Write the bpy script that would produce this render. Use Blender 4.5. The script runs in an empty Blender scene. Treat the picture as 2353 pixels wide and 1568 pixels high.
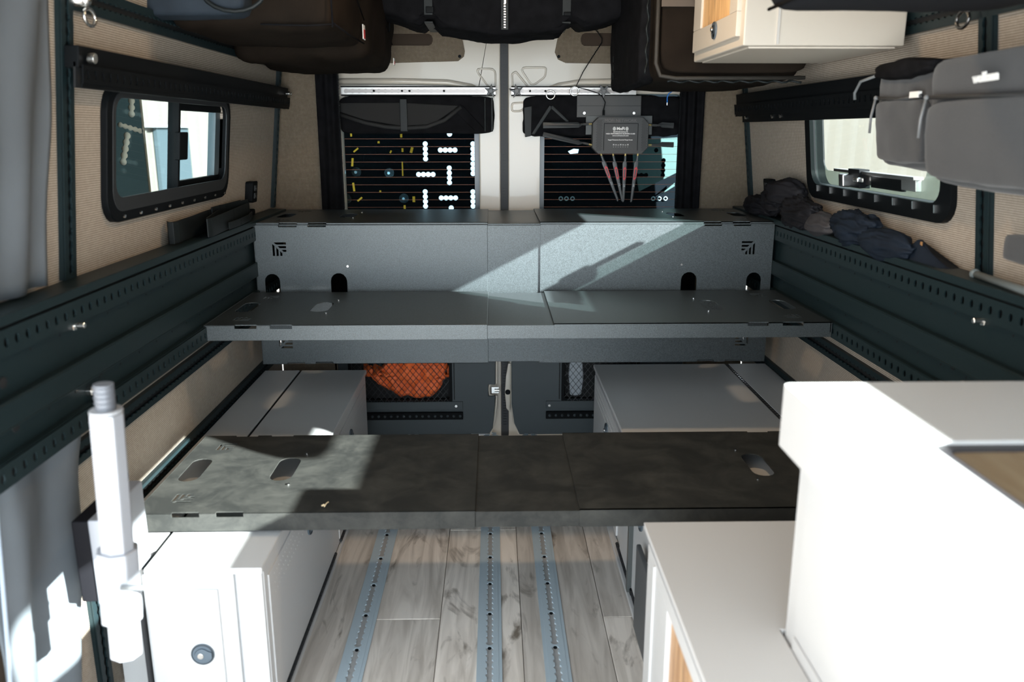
import bpy, math, random
from mathutils import Vector, Matrix, noise
from mathutils.geometry import tessellate_polygon
random.seed(7)
C = bpy.context.scene.collection
SC = bpy.context.scene
pi = math.pi
# ------------------------------------------------------------------ camera
F, CX, CY, XV, YV, H = 1900., 1176.5, 784., 1133., 300., 1.266
th = math.atan((CY-YV)/F); psi = math.atan((CX-XV)*math.cos(th)/F)
ct, st, cp, sp = math.cos(th), math.sin(th), math.cos(psi), math.sin(psi)
FW = Vector((sp*ct, cp*ct, -st)); RT = Vector((cp, -sp, 0)); UP = Vector((sp*st, cp*st, ct))
cam = bpy.data.objects.new('camera', bpy.data.cameras.new('camera')); C.objects.link(cam)
m = Matrix((RT, UP, -FW)).transposed().to_4x4(); m.translation = Vector((0, 0, H)); cam.matrix_world = m
cam.data.sensor_width = 36; cam.data.lens = 36*F/2353; cam.data.clip_start = .02
cam.data.dof.use_dof = True; cam.data.dof.focus_distance = 2.75; cam.data.dof.aperture_fstop = 3.2
SC.camera = cam
# ------------------------------------------------------------------ light
SC.view_settings.view_transform = 'Standard'; SC.view_settings.look = 'None'
SC.view_settings.gamma = 1; SC.view_settings.exposure = 0.5
w = bpy.data.worlds.new('sky'); SC.world = w; w.use_nodes = True
bg = w.node_tree.nodes['Background']; bg.inputs[0].default_value = (.80, .91, 1, 1); bg.inputs[1].default_value = 2.4
sun = bpy.data.objects.new('sun', bpy.data.lights.new('sun', 'SUN')); C.objects.link(sun)
SD = Vector((-1.35, 1, -.702)).normalized()
sun.rotation_euler = SD.to_track_quat('-Z', 'Y').to_euler(); sun.data.energy = 44; sun.data.angle = math.radians(.6)
sun.data.color = (1, .985, .95)
def area(name, loc, d, sx, sy, e, col):
    l = bpy.data.lights.new(name, 'AREA'); l.shape = 'RECTANGLE'; l.size = sx; l.size_y = sy; l.energy = e; l.color = col
    o = bpy.data.objects.new(name, l); C.objects.link(o); o.location = loc
    o.rotation_euler = Vector(d).to_track_quat('-Z', 'Z').to_euler(); return o
area('front_fill', (.1, -.65, .82), (0, 1, 0), 1.7, 1.5, 34, (.84, .94, 1))  # added fill lamp behind the camera, standing in for light from the cab
area('side_door_daylight', (-1.0, .2, 1.0), (1, .45, -.1), 1.3, 1.5, 10, (.88, .96, 1))
for q in ((.1, 1.95), (-.05, 3.05)):
    l = bpy.data.lights.new('ceiling_lamp_light', 'AREA'); l.shape = 'DISK'; l.size = .1; l.energy = 4.5; l.color = (1, .72, .45)
    o = bpy.data.objects.new('ceiling_lamp_light', l); C.objects.link(o); o.location = (q[0], q[1], 1.86)
# ------------------------------------------------------------------ materials
def mat(name, col, rough=.5, metal=0, bump=0, bscale=200, var=0, vscale=8, coat=0, spec=.5, sheen=0, stretch=(1,1,1)):
    M = bpy.data.materials.new(name); M.use_nodes = True; nt = M.node_tree; p = nt.nodes['Principled BSDF']
    p.inputs['Base Color'].default_value = (*col, 1); p.inputs['Roughness'].default_value = rough
    p.inputs['Metallic'].default_value = metal; p.inputs['Specular IOR Level'].default_value = spec
    p.inputs['Coat Weight'].default_value = coat; p.inputs['Sheen Weight'].default_value = sheen
    tc = nt.nodes.new('ShaderNodeTexCoord'); mp = nt.nodes.new('ShaderNodeMapping'); mp.inputs['Scale'].default_value = stretch
    nt.links.new(tc.outputs['Object'], mp.inputs[0])
    if var:
        n = nt.nodes.new('ShaderNodeTexNoise'); n.inputs['Scale'].default_value = vscale; n.inputs['Detail'].default_value = 5
        nt.links.new(mp.outputs[0], n.inputs[0])
        r = nt.nodes.new('ShaderNodeValToRGB'); r.color_ramp.elements[0].position = .3; r.color_ramp.elements[1].position = .72
        r.color_ramp.elements[0].color = (*[c*(1-var) for c in col], 1); r.color_ramp.elements[1].color = (*[min(1, c*(1+var)) for c in col], 1)
        nt.links.new(n.outputs[0], r.inputs[0]); nt.links.new(r.outputs[0], p.inputs['Base Color'])
    if bump:
        n = nt.nodes.new('ShaderNodeTexNoise'); n.inputs['Scale'].default_value = bscale; n.inputs['Detail'].default_value = 3
        nt.links.new(mp.outputs[0], n.inputs[0])
        b = nt.nodes.new('ShaderNodeBump'); b.inputs['Strength'].default_value = bump; b.inputs['Distance'].default_value = .001
        nt.links.new(n.outputs[0], b.inputs['Height']); nt.links.new(b.outputs[0], p.inputs['Normal'])
    return M
def weave(name, c0, c1, period=.0048, rough=.9, axes='YZ'):
    """woven cloth: two crossed thread waves"""
    M = bpy.data.materials.new(name); M.use_nodes = True; nt = M.node_tree; p = nt.nodes['Principled BSDF']; L = nt.links.new
    p.inputs['Roughness'].default_value = rough; p.inputs['Specular IOR Level'].default_value = .15
    tc = nt.nodes.new('ShaderNodeTexCoord'); ws = []
    for ax in axes:
        n = nt.nodes.new('ShaderNodeTexWave'); n.wave_type = 'BANDS'; n.bands_direction = ax
        n.inputs['Scale'].default_value = .314/period; n.inputs['Distortion'].default_value = .25; n.inputs['Detail'].default_value = 1
        n.inputs['Detail Scale'].default_value = 3
        L(tc.outputs['Object'], n.inputs[0]); ws.append(n)
    mu = nt.nodes.new('ShaderNodeMath'); mu.operation = 'MULTIPLY'; L(ws[0].outputs['Fac'], mu.inputs[0]); L(ws[1].outputs['Fac'], mu.inputs[1])
    nz = nt.nodes.new('ShaderNodeTexNoise'); nz.inputs['Scale'].default_value = 90; nz.inputs['Detail'].default_value = 4; L(tc.outputs['Object'], nz.inputs[0])
    a = nt.nodes.new('ShaderNodeMath'); a.operation = 'MULTIPLY_ADD'; a.inputs[1].default_value = .45; L(nz.outputs[0], a.inputs[0]); 
    s = nt.nodes.new('ShaderNodeMath'); s.operation = 'MULTIPLY'; s.inputs[1].default_value = 1.0; L(mu.outputs[0], s.inputs[0]); L(s.outputs[0], a.inputs[2])
    r = nt.nodes.new('ShaderNodeValToRGB'); r.color_ramp.elements[0].position = .35; r.color_ramp.elements[1].position = .95
    r.color_ramp.elements[0].color = (*c0, 1); r.color_ramp.elements[1].color = (*c1, 1)
    L(a.outputs[0], r.inputs[0]); L(r.outputs[0], p.inputs['Base Color'])
    b = nt.nodes.new('ShaderNodeBump'); b.inputs['Strength'].default_value = .35; b.inputs['Distance'].default_value = .001
    L(mu.outputs[0], b.inputs['Height']); L(b.outputs[0], p.inputs['Normal'])
    return M
def wood(name, c0, c1, c2, ax=1, sc=1, rough=.4, coat=0):
    M = bpy.data.materials.new(name); M.use_nodes = True; nt = M.node_tree; p = nt.nodes['Principled BSDF']; L = nt.links.new
    p.inputs['Roughness'].default_value = rough; p.inputs['Coat Weight'].default_value = coat
    tc = nt.nodes.new('ShaderNodeTexCoord'); oi = nt.nodes.new('ShaderNodeObjectInfo')
    va = nt.nodes.new('ShaderNodeVectorMath'); va.operation = 'MULTIPLY_ADD'
    cmb = nt.nodes.new('ShaderNodeCombineXYZ'); L(oi.outputs['Random'], cmb.inputs[0]); L(oi.outputs['Random'], cmb.inputs[1])
    va.inputs[1].default_value = (7.3, 11.7, 3); L(cmb.outputs[0], va.inputs[0]); L(tc.outputs['Object'], va.inputs[2])
    mp = nt.nodes.new('ShaderNodeMapping'); s = [26*sc, 26*sc, 26*sc]; s[ax] = 2.2*sc; mp.inputs['Scale'].default_value = s
    L(va.outputs[0], mp.inputs[0])
    n1 = nt.nodes.new('ShaderNodeTexNoise'); n1.inputs['Scale'].default_value = 1; n1.inputs['Detail'].default_value = 8; n1.inputs['Distortion'].default_value = 1.6
    L(mp.outputs[0], n1.inputs[0])
    mp2 = nt.nodes.new('ShaderNodeMapping'); s2 = [9*sc]*3; s2[ax] = 2.6*sc; mp2.inputs['Scale'].default_value = s2; L(va.outputs[0], mp2.inputs[0])
    n2 = nt.nodes.new('ShaderNodeTexNoise'); n2.inputs['Scale'].default_value = 1; n2.inputs['Detail'].default_value = 5; n2.inputs['Distortion'].default_value = 2.5
    L(mp2.outputs[0], n2.inputs[0])
    r = nt.nodes.new('ShaderNodeValToRGB'); e = r.color_ramp.elements
    e[0].position = .32; e[0].color = (*c1, 1); e[1].position = .62; e[1].color = (*c0, 1); L(n1.outputs[0], r.inputs[0])
    r2 = nt.nodes.new('ShaderNodeValToRGB'); e = r2.color_ramp.elements
    e[0].position = .28; e[0].color = (1, 1, 1, 1); e[1].position = .42; e[1].color = (0, 0, 0, 1); L(n2.outputs[0], r2.inputs[0])
    mx = nt.nodes.new('ShaderNodeMix'); mx.data_type = 'RGBA'; L(r2.outputs[0], mx.inputs[0]); L(r.outputs[0], mx.inputs[6]); mx.inputs[7].default_value = (*c2, 1)
    hv = nt.nodes.new('ShaderNodeHueSaturation'); mr = nt.nodes.new('ShaderNodeMapRange'); mr.inputs[3].default_value = .82; mr.inputs[4].default_value = 1.12
    L(oi.outputs['Random'], mr.inputs[0]); L(mr.outputs[0], hv.inputs['Value']); L(mx.outputs[2], hv.inputs['Color']); L(hv.outputs[0], p.inputs['Base Color'])
    b = nt.nodes.new('ShaderNodeBump'); b.inputs['Strength'].default_value = .15; b.inputs['Distance'].default_value = .001; L(n1.outputs[0], b.inputs['Height']); L(b.outputs[0], p.inputs['Normal'])
    return M
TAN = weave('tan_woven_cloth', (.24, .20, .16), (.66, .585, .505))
TANX = weave('tan_woven_cloth_rear_shade', (.10, .078, .055), (.35, .29, .22), axes='XZ')  # same cloth as TAN, darkened in colour for the dimmer rear light
POW = mat('black_powder_coat', (.050, .062, .068), .38, .38, .25, 1400, .55, 420, spec=1)
def dusty():
    M = mat('dusty_black_powder_coat', (.02, .022, .023), .5, 0, .25, 1400, spec=.18); nt = M.node_tree; p = nt.nodes['Principled BSDF']
    tc = nt.nodes.new('ShaderNodeTexCoord'); n = nt.nodes.new('ShaderNodeTexNoise'); n.inputs['Scale'].default_value = 9; n.inputs['Detail'].default_value = 12; n.inputs['Roughness'].default_value = .72; n.inputs['Distortion'].default_value = .4
    nt.links.new(tc.outputs['Object'], n.inputs[0]); r = nt.nodes.new('ShaderNodeValToRGB')
    r.color_ramp.elements[0].position = .42; r.color_ramp.elements[0].color = (.022, .023, .022, 1)
    r.color_ramp.elements[1].position = .75; r.color_ramp.elements[1].color = (.056, .056, .051, 1)
    nt.links.new(n.outputs[0], r.inputs[0]); nt.links.new(r.outputs[0], p.inputs['Base Color']); return M
DUST = dusty()
RAIL = mat('black_rail_coat', (.010, .020, .023), .45, 0, .2, 1200, .25, 700, spec=.22)
BLK = mat('matt_black_metal', (.004, .005, .006), .55, 0, .15, 900, spec=.10)
HOLE = mat('dark_hollow', (.006, .007, .008), .8)
WHT = mat('white_powder_coat', (.55, .555, .56), .42, 0, .1, 1500)
VAN = mat('cream_van_paint', (.58, .53, .455), .28, 0, .05, 300, coat=.4)
PLA = mat('dark_grey_door_plastic', (.045, .058, .065), .5, 0, .4, 900)
BFAB = mat('black_fabric', (.007, .007, .008), .85, 0, .5, 300, .3, 30, spec=.05)
BROWN = mat('dark_brown_canvas', (.013, .0095, .007), .85, 0, .6, 700, .25, 12, spec=.06)
GFAB = mat('grey_curtain_cloth', (.10, .115, .13), .75, 0, .3, 500, .12, 6)
GBAG = mat('charcoal_bag_fabric', (.040, .041, .045), .8, 0, .5, 900, .2, 500, sheen=.2)
BLUEB = mat('blue_grey_bag_fabric', (.018, .026, .036), .7, 0, .4, 600, .2, 14, spec=.2)
JACK = mat('charcoal_jacket_cloth', (.013, .013, .016), .7, 0, .3, 400, .3, 10, spec=.15)
JACKB = mat('navy_jacket_cloth', (.011, .017, .028), .7, 0, .3, 400, .3, 10, spec=.15)
STRAP = mat('black_webbing', (.008, .011, .012), .5, 0, .2, 600, spec=.25)
ALU = mat('bright_aluminium', (.50, .485, .47), .3, 1, .1, 300)
ALUF = mat('brushed_floor_aluminium', (.50, .60, .67), .35, .2, .2, 400, stretch=(1, .1, 1))
STEEL = mat('zinc_bolt', (.75, .75, .74), .25, 1)
BRASS = mat('brass_connector', (.8, .6, .25), .3, 1)
LEG = mat('silver_anodised_table_leg', (.34, .355, .39), .4, .3)
FLOORW = wood('grey_oak_vinyl', (.76, .70, .64), (.50, .45, .40), (.18, .15, .12), 1, 1, .32)
SUBF = mat('subfloor', (.12, .10, .09), .8)
WOODI = wood('warm_oak_veneer', (.62, .38, .20), (.40, .22, .11), (.22, .16, .10), 2, 1.3, .45)
WOODY = wood('warm_oak_board', (.30, .23, .145), (.24, .17, .10), (.2, .15, .1), 1, 1.3, .4)
WOODU = wood('honey_oak_veneer', (.75, .47, .22), (.5, .28, .12), (.35, .22, .12), 2, 1.5, .45)
RUB = mat('black_rubber', (.02, .022, .025), .55)
RTR = mat('router_grey_plastic', (.036, .036, .036), .5, 0, .2, 1500)
ANT = mat('antenna_grey', (.045, .048, .05), .35)
RED = mat('red_plastic', (.50, .02, .03), .4)
INK = mat('white_ink', (.85, .84, .82), .6)
INKG = mat('router_relief_ink', (.10, .095, .09), .6)
ORG = mat('orange_nylon', (.95, .16, .035), .6, 0, .3, 60, .15, 9)
BLUEW = mat('blue_wire', (.02, .2, .7), .4)
LAT = mat('slate_latch_plastic', (.10, .13, .16), .4)
CONC = mat('pale_concrete', (.55, .53, .5), .9, 0, .3, 20, .1, 3)
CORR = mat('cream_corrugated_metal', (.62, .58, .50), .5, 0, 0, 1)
CORS = mat('dimmed_cream_corrugated_metal', (.115, .098, .080), .6)  # same cream metal, darkened in colour so the sun does not blow it out
WHTWARM = mat('warm_lit_white_coat', (.55, .50, .43), .42, 0, .1, 1500)  # white coat with the ceiling lamp's warm light put into its colour
YEL = mat('yellow_paint', (.85, .50, .03), .6)
HEAT = mat('copper_defroster_line', (.35, .13, .07), .5)
SUNPATCH = mat('painted_sunlit_plate', (.09, .13, .115), .6)  # sunlight on the black plate, painted as a pale colour
def glassm(name, tint=(.8, .9, .92), rough=0, fac=.12, base=.03, gr=.35):
    M = bpy.data.materials.new(name); M.use_nodes = True; nt = M.node_tree; nt.nodes.clear(); L = nt.links.new
    o = nt.nodes.new('ShaderNodeOutputMaterial'); mx = nt.nodes.new('ShaderNodeMixShader'); t = nt.nodes.new('ShaderNodeBsdfTransparent'); t.inputs[0].default_value = (*tint, 1)
    g = nt.nodes.new('ShaderNodeBsdfGlossy'); g.inputs['Roughness'].default_value = rough
    lw = nt.nodes.new('ShaderNodeLayerWeight'); pw = nt.nodes.new('ShaderNodeMath'); pw.operation = 'POWER'; pw.inputs[1].default_value = 4; L(lw.outputs['Facing'], pw.inputs[0])
    ma = nt.nodes.new('ShaderNodeMath'); ma.operation = 'MULTIPLY_ADD'; ma.inputs[1].default_value = gr; ma.inputs[2].default_value = base+fac*.1; L(pw.outputs[0], ma.inputs[0]); L(ma.outputs[0], mx.inputs[0])
    L(t.outputs[0], mx.inputs[1]); L(g.outputs[0], mx.inputs[2]); L(mx.outputs[0], o.inputs[0]); return M
GLASS = glassm('tinted_window_glass', (.72, .82, .84), 0, 0, .012, .2); GLASSR = glassm('rear_privacy_glass', (.62, .74, .78), 0, 0, 0, 0); ACRY = glassm('clear_acrylic_window', (.86, .9, .9), .02, .2)
# ------------------------------------------------------------------ geometry helpers
class B:
    def __init__(s): s.v = []; s.f = []
    def add(s, vs, fs):
        k = len(s.v); s.v += [tuple(v) for v in vs]; s.f += [tuple(i+k for i in f) for f in fs]; return s
    def box(s, x0, x1, y0, y1, z0, z1):
        return s.add([(x, y, z) for z in (z0, z1) for y in (y0, y1) for x in (x0, x1)],
                     [(0, 2, 3, 1), (4, 5, 7, 6), (0, 1, 5, 4), (2, 6, 7, 3), (0, 4, 6, 2), (1, 3, 7, 5)])
    def hexa(s, p):  # 4 bottom ccw + 4 top ccw
        return s.add(p, [(3, 2, 1, 0), (4, 5, 6, 7), (0, 1, 5, 4), (1, 2, 6, 5), (2, 3, 7, 6), (3, 0, 4, 7)])
    def cyl(s, a, b, r, n=14, r2=None, cap=True):
        a, b = Vector(a), Vector(b); r2 = r if r2 is None else r2; d = (b-a).normalized()
        u = d.orthogonal().normalized(); w_ = d.cross(u)
        vs = [p+(u*math.cos(2*pi*i/n)+w_*math.sin(2*pi*i/n))*q for p, q in ((a, r), (b, r2)) for i in range(n)]
        fs = [(i, (i+1) % n, n+(i+1) % n, n+i) for i in range(n)]
        if cap: fs += [tuple(range(n-1, -1, -1)), tuple(range(n, 2*n))]
        return s.add(vs, fs)
    def tube(s, pts, r, n=8, closed=False):
        pts = [Vector(p) for p in pts]; N = len(pts); vs = []; u = None
        for i, p in enumerate(pts):
            if closed: d = pts[(i+1) % N]-pts[i-1]
            else: d = pts[min(i+1, N-1)]-pts[max(i-1, 0)]
            d.normalize()
            u = d.orthogonal().normalized() if u is None else (u-d*u.dot(d)).normalized()
            w_ = d.cross(u); vs += [p+(u*math.cos(2*pi*k/n)+w_*math.sin(2*pi*k/n))*r for k in range(n)]
        fs = []
        for i in range(N if closed else N-1):
            j = (i+1) % N
            fs += [(i*n+k, i*n+(k+1) % n, j*n+(k+1) % n, j*n+k) for k in range(n)]
        if not closed: fs += [tuple(range(n-1, -1, -1)), tuple(range((N-1)*n, N*n))]
        return s.add(vs, fs)
    def ball(s, c, r, n=10, sc=(1, 1, 1)):
        vs = []; fs = []; m_ = n
        for i in range(n+1):
            t = pi*i/n
            for j in range(m_):
                p = 2*pi*j/m_; vs.append((c[0]+r*sc[0]*math.sin(t)*math.cos(p), c[1]+r*sc[1]*math.sin(t)*math.sin(p), c[2]+r*sc[2]*math.cos(t)))
        for i in range(n):
            for j in range(m_): fs.append((i*m_+j, (i+1)*m_+j, (i+1)*m_+(j+1) % m_, i*m_+(j+1) % m_))
        return s.add(vs, fs)
    def plate(s, out, holes, t, o, u, v):
        """flat plate: 2d outline + holes in the frame o,u,v; thickness t along u x v"""
        o, u, v = Vector(o), Vector(u), Vector(v); nn = u.cross(v).normalized()*t
        loops = [out]+list(holes); flat = [p for l in loops for p in l]
        tri = tessellate_polygon([[Vector((p[0], p[1], 0)) for p in l] for l in loops])
        n = len(flat); P = [o+u*p[0]+v*p[1] for p in flat]
        vs = [p+nn for p in P]+P; fs = []
        for a, b, c in tri:
            pa, pb, pc = flat[a], flat[b], flat[c]
            cr = (pb[0]-pa[0])*(pc[1]-pa[1])-(pb[1]-pa[1])*(pc[0]-pa[0])
            if cr < 0: b, c = c, b
            fs += [(a, b, c), (n+c, n+b, n+a)]
        k = 0
        for li, l in enumerate(loops):
            ar = sum(l[i][0]*l[(i+1) % len(l)][1]-l[(i+1) % len(l)][0]*l[i][1] for i in range(len(l)))
            fl = (ar > 0) == (li == 0)
            for i in range(len(l)):
                a, b = k+i, k+(i+1) % len(l)
                fs.append((a, n+a, n+b, b) if fl else (b, n+b, n+a, a))
            k += len(l)
        return s.add(vs, fs)
    def obj(s, name, mt, par=None, bevel=0, smooth=False, seg=2, kind=None):
        me = bpy.data.meshes.new(name); me.from_pydata(s.v, [], s.f); me.materials.append(mt)
        if smooth: me.shade_smooth()
        o = bpy.data.objects.new(name, me); C.objects.link(o)
        if par is not None: o.parent = par; o.matrix_parent_inverse = par.matrix_world.inverted() if False else Matrix.Translation(-Vector(par.location)) if par.type == 'EMPTY' else Matrix()
        if bevel:
            b = o.modifiers.new('bevel', 'BEVEL'); b.width = bevel; b.segments = seg; b.limit_method = 'ANGLE'; b.angle_limit = .6
            if seg > 1: me.shade_smooth(); o.modifiers.new('wn', 'WEIGHTED_NORMAL')
        if kind: o['kind'] = kind
        return o
def thing(name, label, cat, loc=(0, 0, 0), group=None, kind=None):
    o = bpy.data.objects.new(name, None); C.objects.link(o); o.location = loc; o.empty_display_size = .05
    o['label'] = label; o['category'] = cat
    if group: o['group'] = group
    if kind: o['kind'] = kind
    return o
def tag(o, label, cat, group=None, kind=None):
    o['label'] = label; o['category'] = cat
    if group: o['group'] = group
    if kind: o['kind'] = kind
    return o
def circ(cx, cy, r, n=12, ry=None): return [(cx+r*math.cos(2*pi*i/n), cy+(ry or r)*math.sin(2*pi*i/n)) for i in range(n)]
def rect(x0, x1, y0, y1): return [(x0, y0), (x1, y0), (x1, y1), (x0, y1)]
def rrect(x0, x1, y0, y1, r, n=5):
    pts = []
    for cx, cy, a in ((x1-r, y0+r, -90), (x1-r, y1-r, 0), (x0+r, y1-r, 90), (x0+r, y0+r, 180)):
        for i in range(n+1): t = math.radians(a+90*i/n); pts.append((cx+r*math.cos(t), cy+r*math.sin(t)))
    return pts
def scallop(c, d, n, pitch=.0254, r=.0098, neck=.0055, k=5):
    """row of n overlapping holes starting at c along unit d"""
    a = math.asin(neck/r); top = []; e = (-d[1], d[0])
    for i in range(n):
        t0 = pi-a if i else pi; t1 = a if i < n-1 else 0
        for j in range(k+1):
            t = t0+(t1-t0)*j/k; x, y = i*pitch+r*math.cos(t), r*math.sin(t); top.append((x, y))
    L = top+[(x, -y) for x, y in reversed(top)]
    out = []
    for x, y in L:
        q = (c[0]+d[0]*x+e[0]*y, c[1]+d[1]*x+e[1]*y)
        if not out or (abs(q[0]-out[-1][0])+abs(q[1]-out[-1][1])) > 1e-6: out.append(q)
    if abs(out[0][0]-out[-1][0])+abs(out[0][1]-out[-1][1]) < 1e-6: out.pop()
    return out
def strip_holes(b, L, w_, pitch, hole, t, o, u, v):
    """perforated strip built cell by cell"""
    o, u, v = Vector(o), Vector(u), Vector(v); n = int(L/pitch); p = L/n
    for i in range(n): b.plate(rect(0, p, -w_/2, w_/2), [hole(p/2)], t, o+u*(i*p), u, v)
    return b
def text(s, size, o, u, v, mt, name, par, ext=.0004, align='CENTER', bold=0):
    cu = bpy.data.curves.new(name, 'FONT'); cu.body = s; cu.size = size; cu.align_x = align; cu.align_y = 'CENTER'; cu.extrude = ext; cu.offset = bold
    t = bpy.data.objects.new(name, cu); me = bpy.data.meshes.new_from_object(t); me.materials.append(mt); bpy.data.objects.remove(t)
    u, v = Vector(u).normalized(), Vector(v).normalized(); M4 = Matrix((u, v, u.cross(v))).transposed().to_4x4(); M4.translation = Vector(o)
    me.transform(M4); ob = bpy.data.objects.new(name, me); C.objects.link(ob)
    if par is not None: ob.parent = par; ob.matrix_parent_inverse = Matrix.Translation(-Vector(par.location)) if par.type == 'EMPTY' else Matrix()
    return ob
def soft(name, x0, x1, y0, y1, z0, z1, mt, par=None, n=14, bulge=.02, wr=.008, ws=9, r=.12, seed=0, squash=1.0, tilt=None):
    """stuffed fabric box: rounded cuboid with bulging sides and creases"""
    b = B(); idx = {}; cx, cy, cz = (x0+x1)/2, (y0+y1)/2, (z0+z1)/2; hx, hy, hz = (x1-x0)/2, (y1-y0)/2, (z1-z0)/2
    def V(i, j, k):
        if (i, j, k) not in idx:
            p = Vector((2*i/n-1, 2*j/n-1, 2*k/n-1)); q = p.copy()
            # round the corners
            e = 12.0; l = (abs(q.x)**e+abs(q.y)**e+abs(q.z)**e)**(1/e); q /= l
            q = q*(1-r)+q.normalized()*r*1.15
            w3 = Vector((cx+q.x*hx, cy+q.y*hy, cz+q.z*hz))
            f = (1-abs(p.x)**2)*(1-abs(p.y)**2)+(1-abs(p.y)**2)*(1-abs(p.z)**2)+(1-abs(p.x)**2)*(1-abs(p.z)**2)
            nrm = Vector((q.x/hx if hx else 0, q.y/hy, q.z/hz)).normalized()
            s_ = Vector((w3.x*ws+seed*3.1, w3.y*ws, w3.z*ws*1.0+seed))
            d = noise.noise(s_)+.6*(1-abs(noise.noise(s_*2.1)*2))*.5
            w3 += nrm*(bulge*f*.5+wr*d)
            if tilt: w3 = tilt(w3)
            idx[(i, j, k)] = len(b.v); b.v.append(tuple(w3))
        return idx[(i, j, k)]
    R = range(n)
    for i in R:
        for j in R:
            b.f.append((V(i, j, 0), V(i, j+1, 0), V(i+1, j+1, 0), V(i+1, j, 0))); b.f.append((V(i, j, n), V(i+1, j, n), V(i+1, j+1, n), V(i, j+1, n)))
            b.f.append((V(i, 0, j), V(i+1, 0, j), V(i+1, 0, j+1), V(i, 0, j+1))); b.f.append((V(i, n, j), V(i, n, j+1), V(i+1, n, j+1), V(i+1, n, j)))
            b.f.append((V(0, i, j), V(0, i, j+1), V(0, i+1, j+1), V(0, i+1, j))); b.f.append((V(n, i, j), V(n, i+1, j), V(n, i+1, j+1), V(n, i, j+1)))
    return b.obj(name, mt, par, smooth=True)
def blob(name, c, r3, mt, par=None, seed=0, amp=.25, fq=7, rot=0, n=48):
    """crumpled heap of cloth"""
    b = B(); R = Matrix.Rotation(rot, 3, 'Z')
    for i in range(n+1):
        t = pi*i/n
        for j in range(n):
            p = 2*pi*j/n; d = Vector((math.sin(t)*math.cos(p), math.sin(t)*math.sin(p), math.cos(t)))
            q = d*1.0+Vector((seed, seed*.7, 0)); s1 = noise.noise(q*fq*.25)*1.2; rid = (1-abs(noise.noise(Vector((q.x*fq*.5+s1, q.y*fq*.22, q.z*fq*.4)))*2.2))
            rid2 = (1-abs(noise.noise(Vector((q.x*fq*.9, q.y*fq*.5+s1*2, q.z*fq*.9)))*2.2))
            k = 1+amp*(s1*.5+rid*.55+rid2*.22-.35)
            w3 = R@Vector((d.x*r3[0]*k, d.y*r3[1]*k, d.z*r3[2]*k)); b.v.append((c[0]+w3.x, c[1]+w3.y, c[2]+w3.z))
    for i in range(n):
        for j in range(n): b.f.append((i*n+j, (i+1)*n+j, (i+1)*n+(j+1) % n, i*n+(j+1) % n))
    return b.obj(name, mt, par, smooth=True)
def cloth(name, P00, P10, P01, P11, mt, par=None, nu=60, nv=30, amp=.02, folds=6, thick=.003, seed=0, nd=None, grow=0):
    """hanging cloth sheet between 4 corners with vertical folds, given real thickness"""
    P00, P10, P01, P11 = map(Vector, (P00, P10, P01, P11)); nrm = (P10-P00).cross(P01-P00).normalized() if nd is None else Vector(nd)
    b = B(); g = []
    for s_ in (0, 1):
        for j in range(nv+1):
            for i in range(nu+1):
                u, v = i/nu, j/nv; p = (P00*(1-u)+P10*u)*(1-v)+(P01*(1-u)+P11*u)*v
                d = math.sin(u*folds*2*pi+seed+v*1.3*math.sin(seed))*amp*(.5+.5*v*grow if grow else 1)+noise.noise(Vector((u*4+seed, v*3, 0)))*amp*.9
                b.v.append(tuple(p+nrm*(d+s_*thick)))
    K = (nu+1)*(nv+1)
    for j in range(nv):
        for i in range(nu):
            a = j*(nu+1)+i; q = (a, a+1, a+nu+2, a+nu+1); b.f.append(tuple(reversed(q))); b.f.append(tuple(x+K for x in q))
    for i in range(nu):
        a = i; b.f.append((a, a+1, a+1+K, a+K)); a = nv*(nu+1)+i; b.f.append((a+1, a, a+K, a+1+K))
    for j in range(nv):
        a = j*(nu+1); b.f.append((a+nu+1, a, a+K, a+nu+1+K)); a += nu; b.f.append((a, a+nu+1, a+nu+1+K, a+K))
    return b.obj(name, mt, par, smooth=True)
def at(px, py, X=None, Y=None, Z=None):
    """world point seen at a photograph pixel on the plane X=, Y= or Z="""
    d = FW+RT*((px-CX)/F)-UP*((py-CY)/F)
    t = X/d.x if X is not None else Y/d.y if Y is not None else (Z-H)/d.z
    return Vector((0, 0, H))+d*t
# ================================================================== SETTING
# floor
fl = tag(B().box(-.95, 1.08, -1.6, 3.34, -.04, -.008).obj('floor', SUBF), 'van floor laid with grey oak vinyl planks between the cabinets', 'floor', kind='structure')
seams = [-.95, -.795, -.58, -.364, -.148, .068, .288, .504, .72, .94]; joint = {3: 1.962, 4: 2.467, 5: 1.45, 6: 1.961, 7: 2.3, 2: 2.6}
for i in range(len(seams)-1):
    j0 = joint.get(i, 2.0); ys = sorted({-.9, j0-1.22*2 if j0-2.44 > -.9 else -.9, j0-1.22, j0, min(j0+1.22, 3.33), 3.33})
    for a, b_ in zip(ys, ys[1:]):
        if b_-a > .05: B().box(seams[i]+.0008, seams[i+1]-.0008, a+.001, b_-.001, -.008, 0).obj('plank', FLOORW, fl, bevel=.0012, seg=1)
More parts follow.
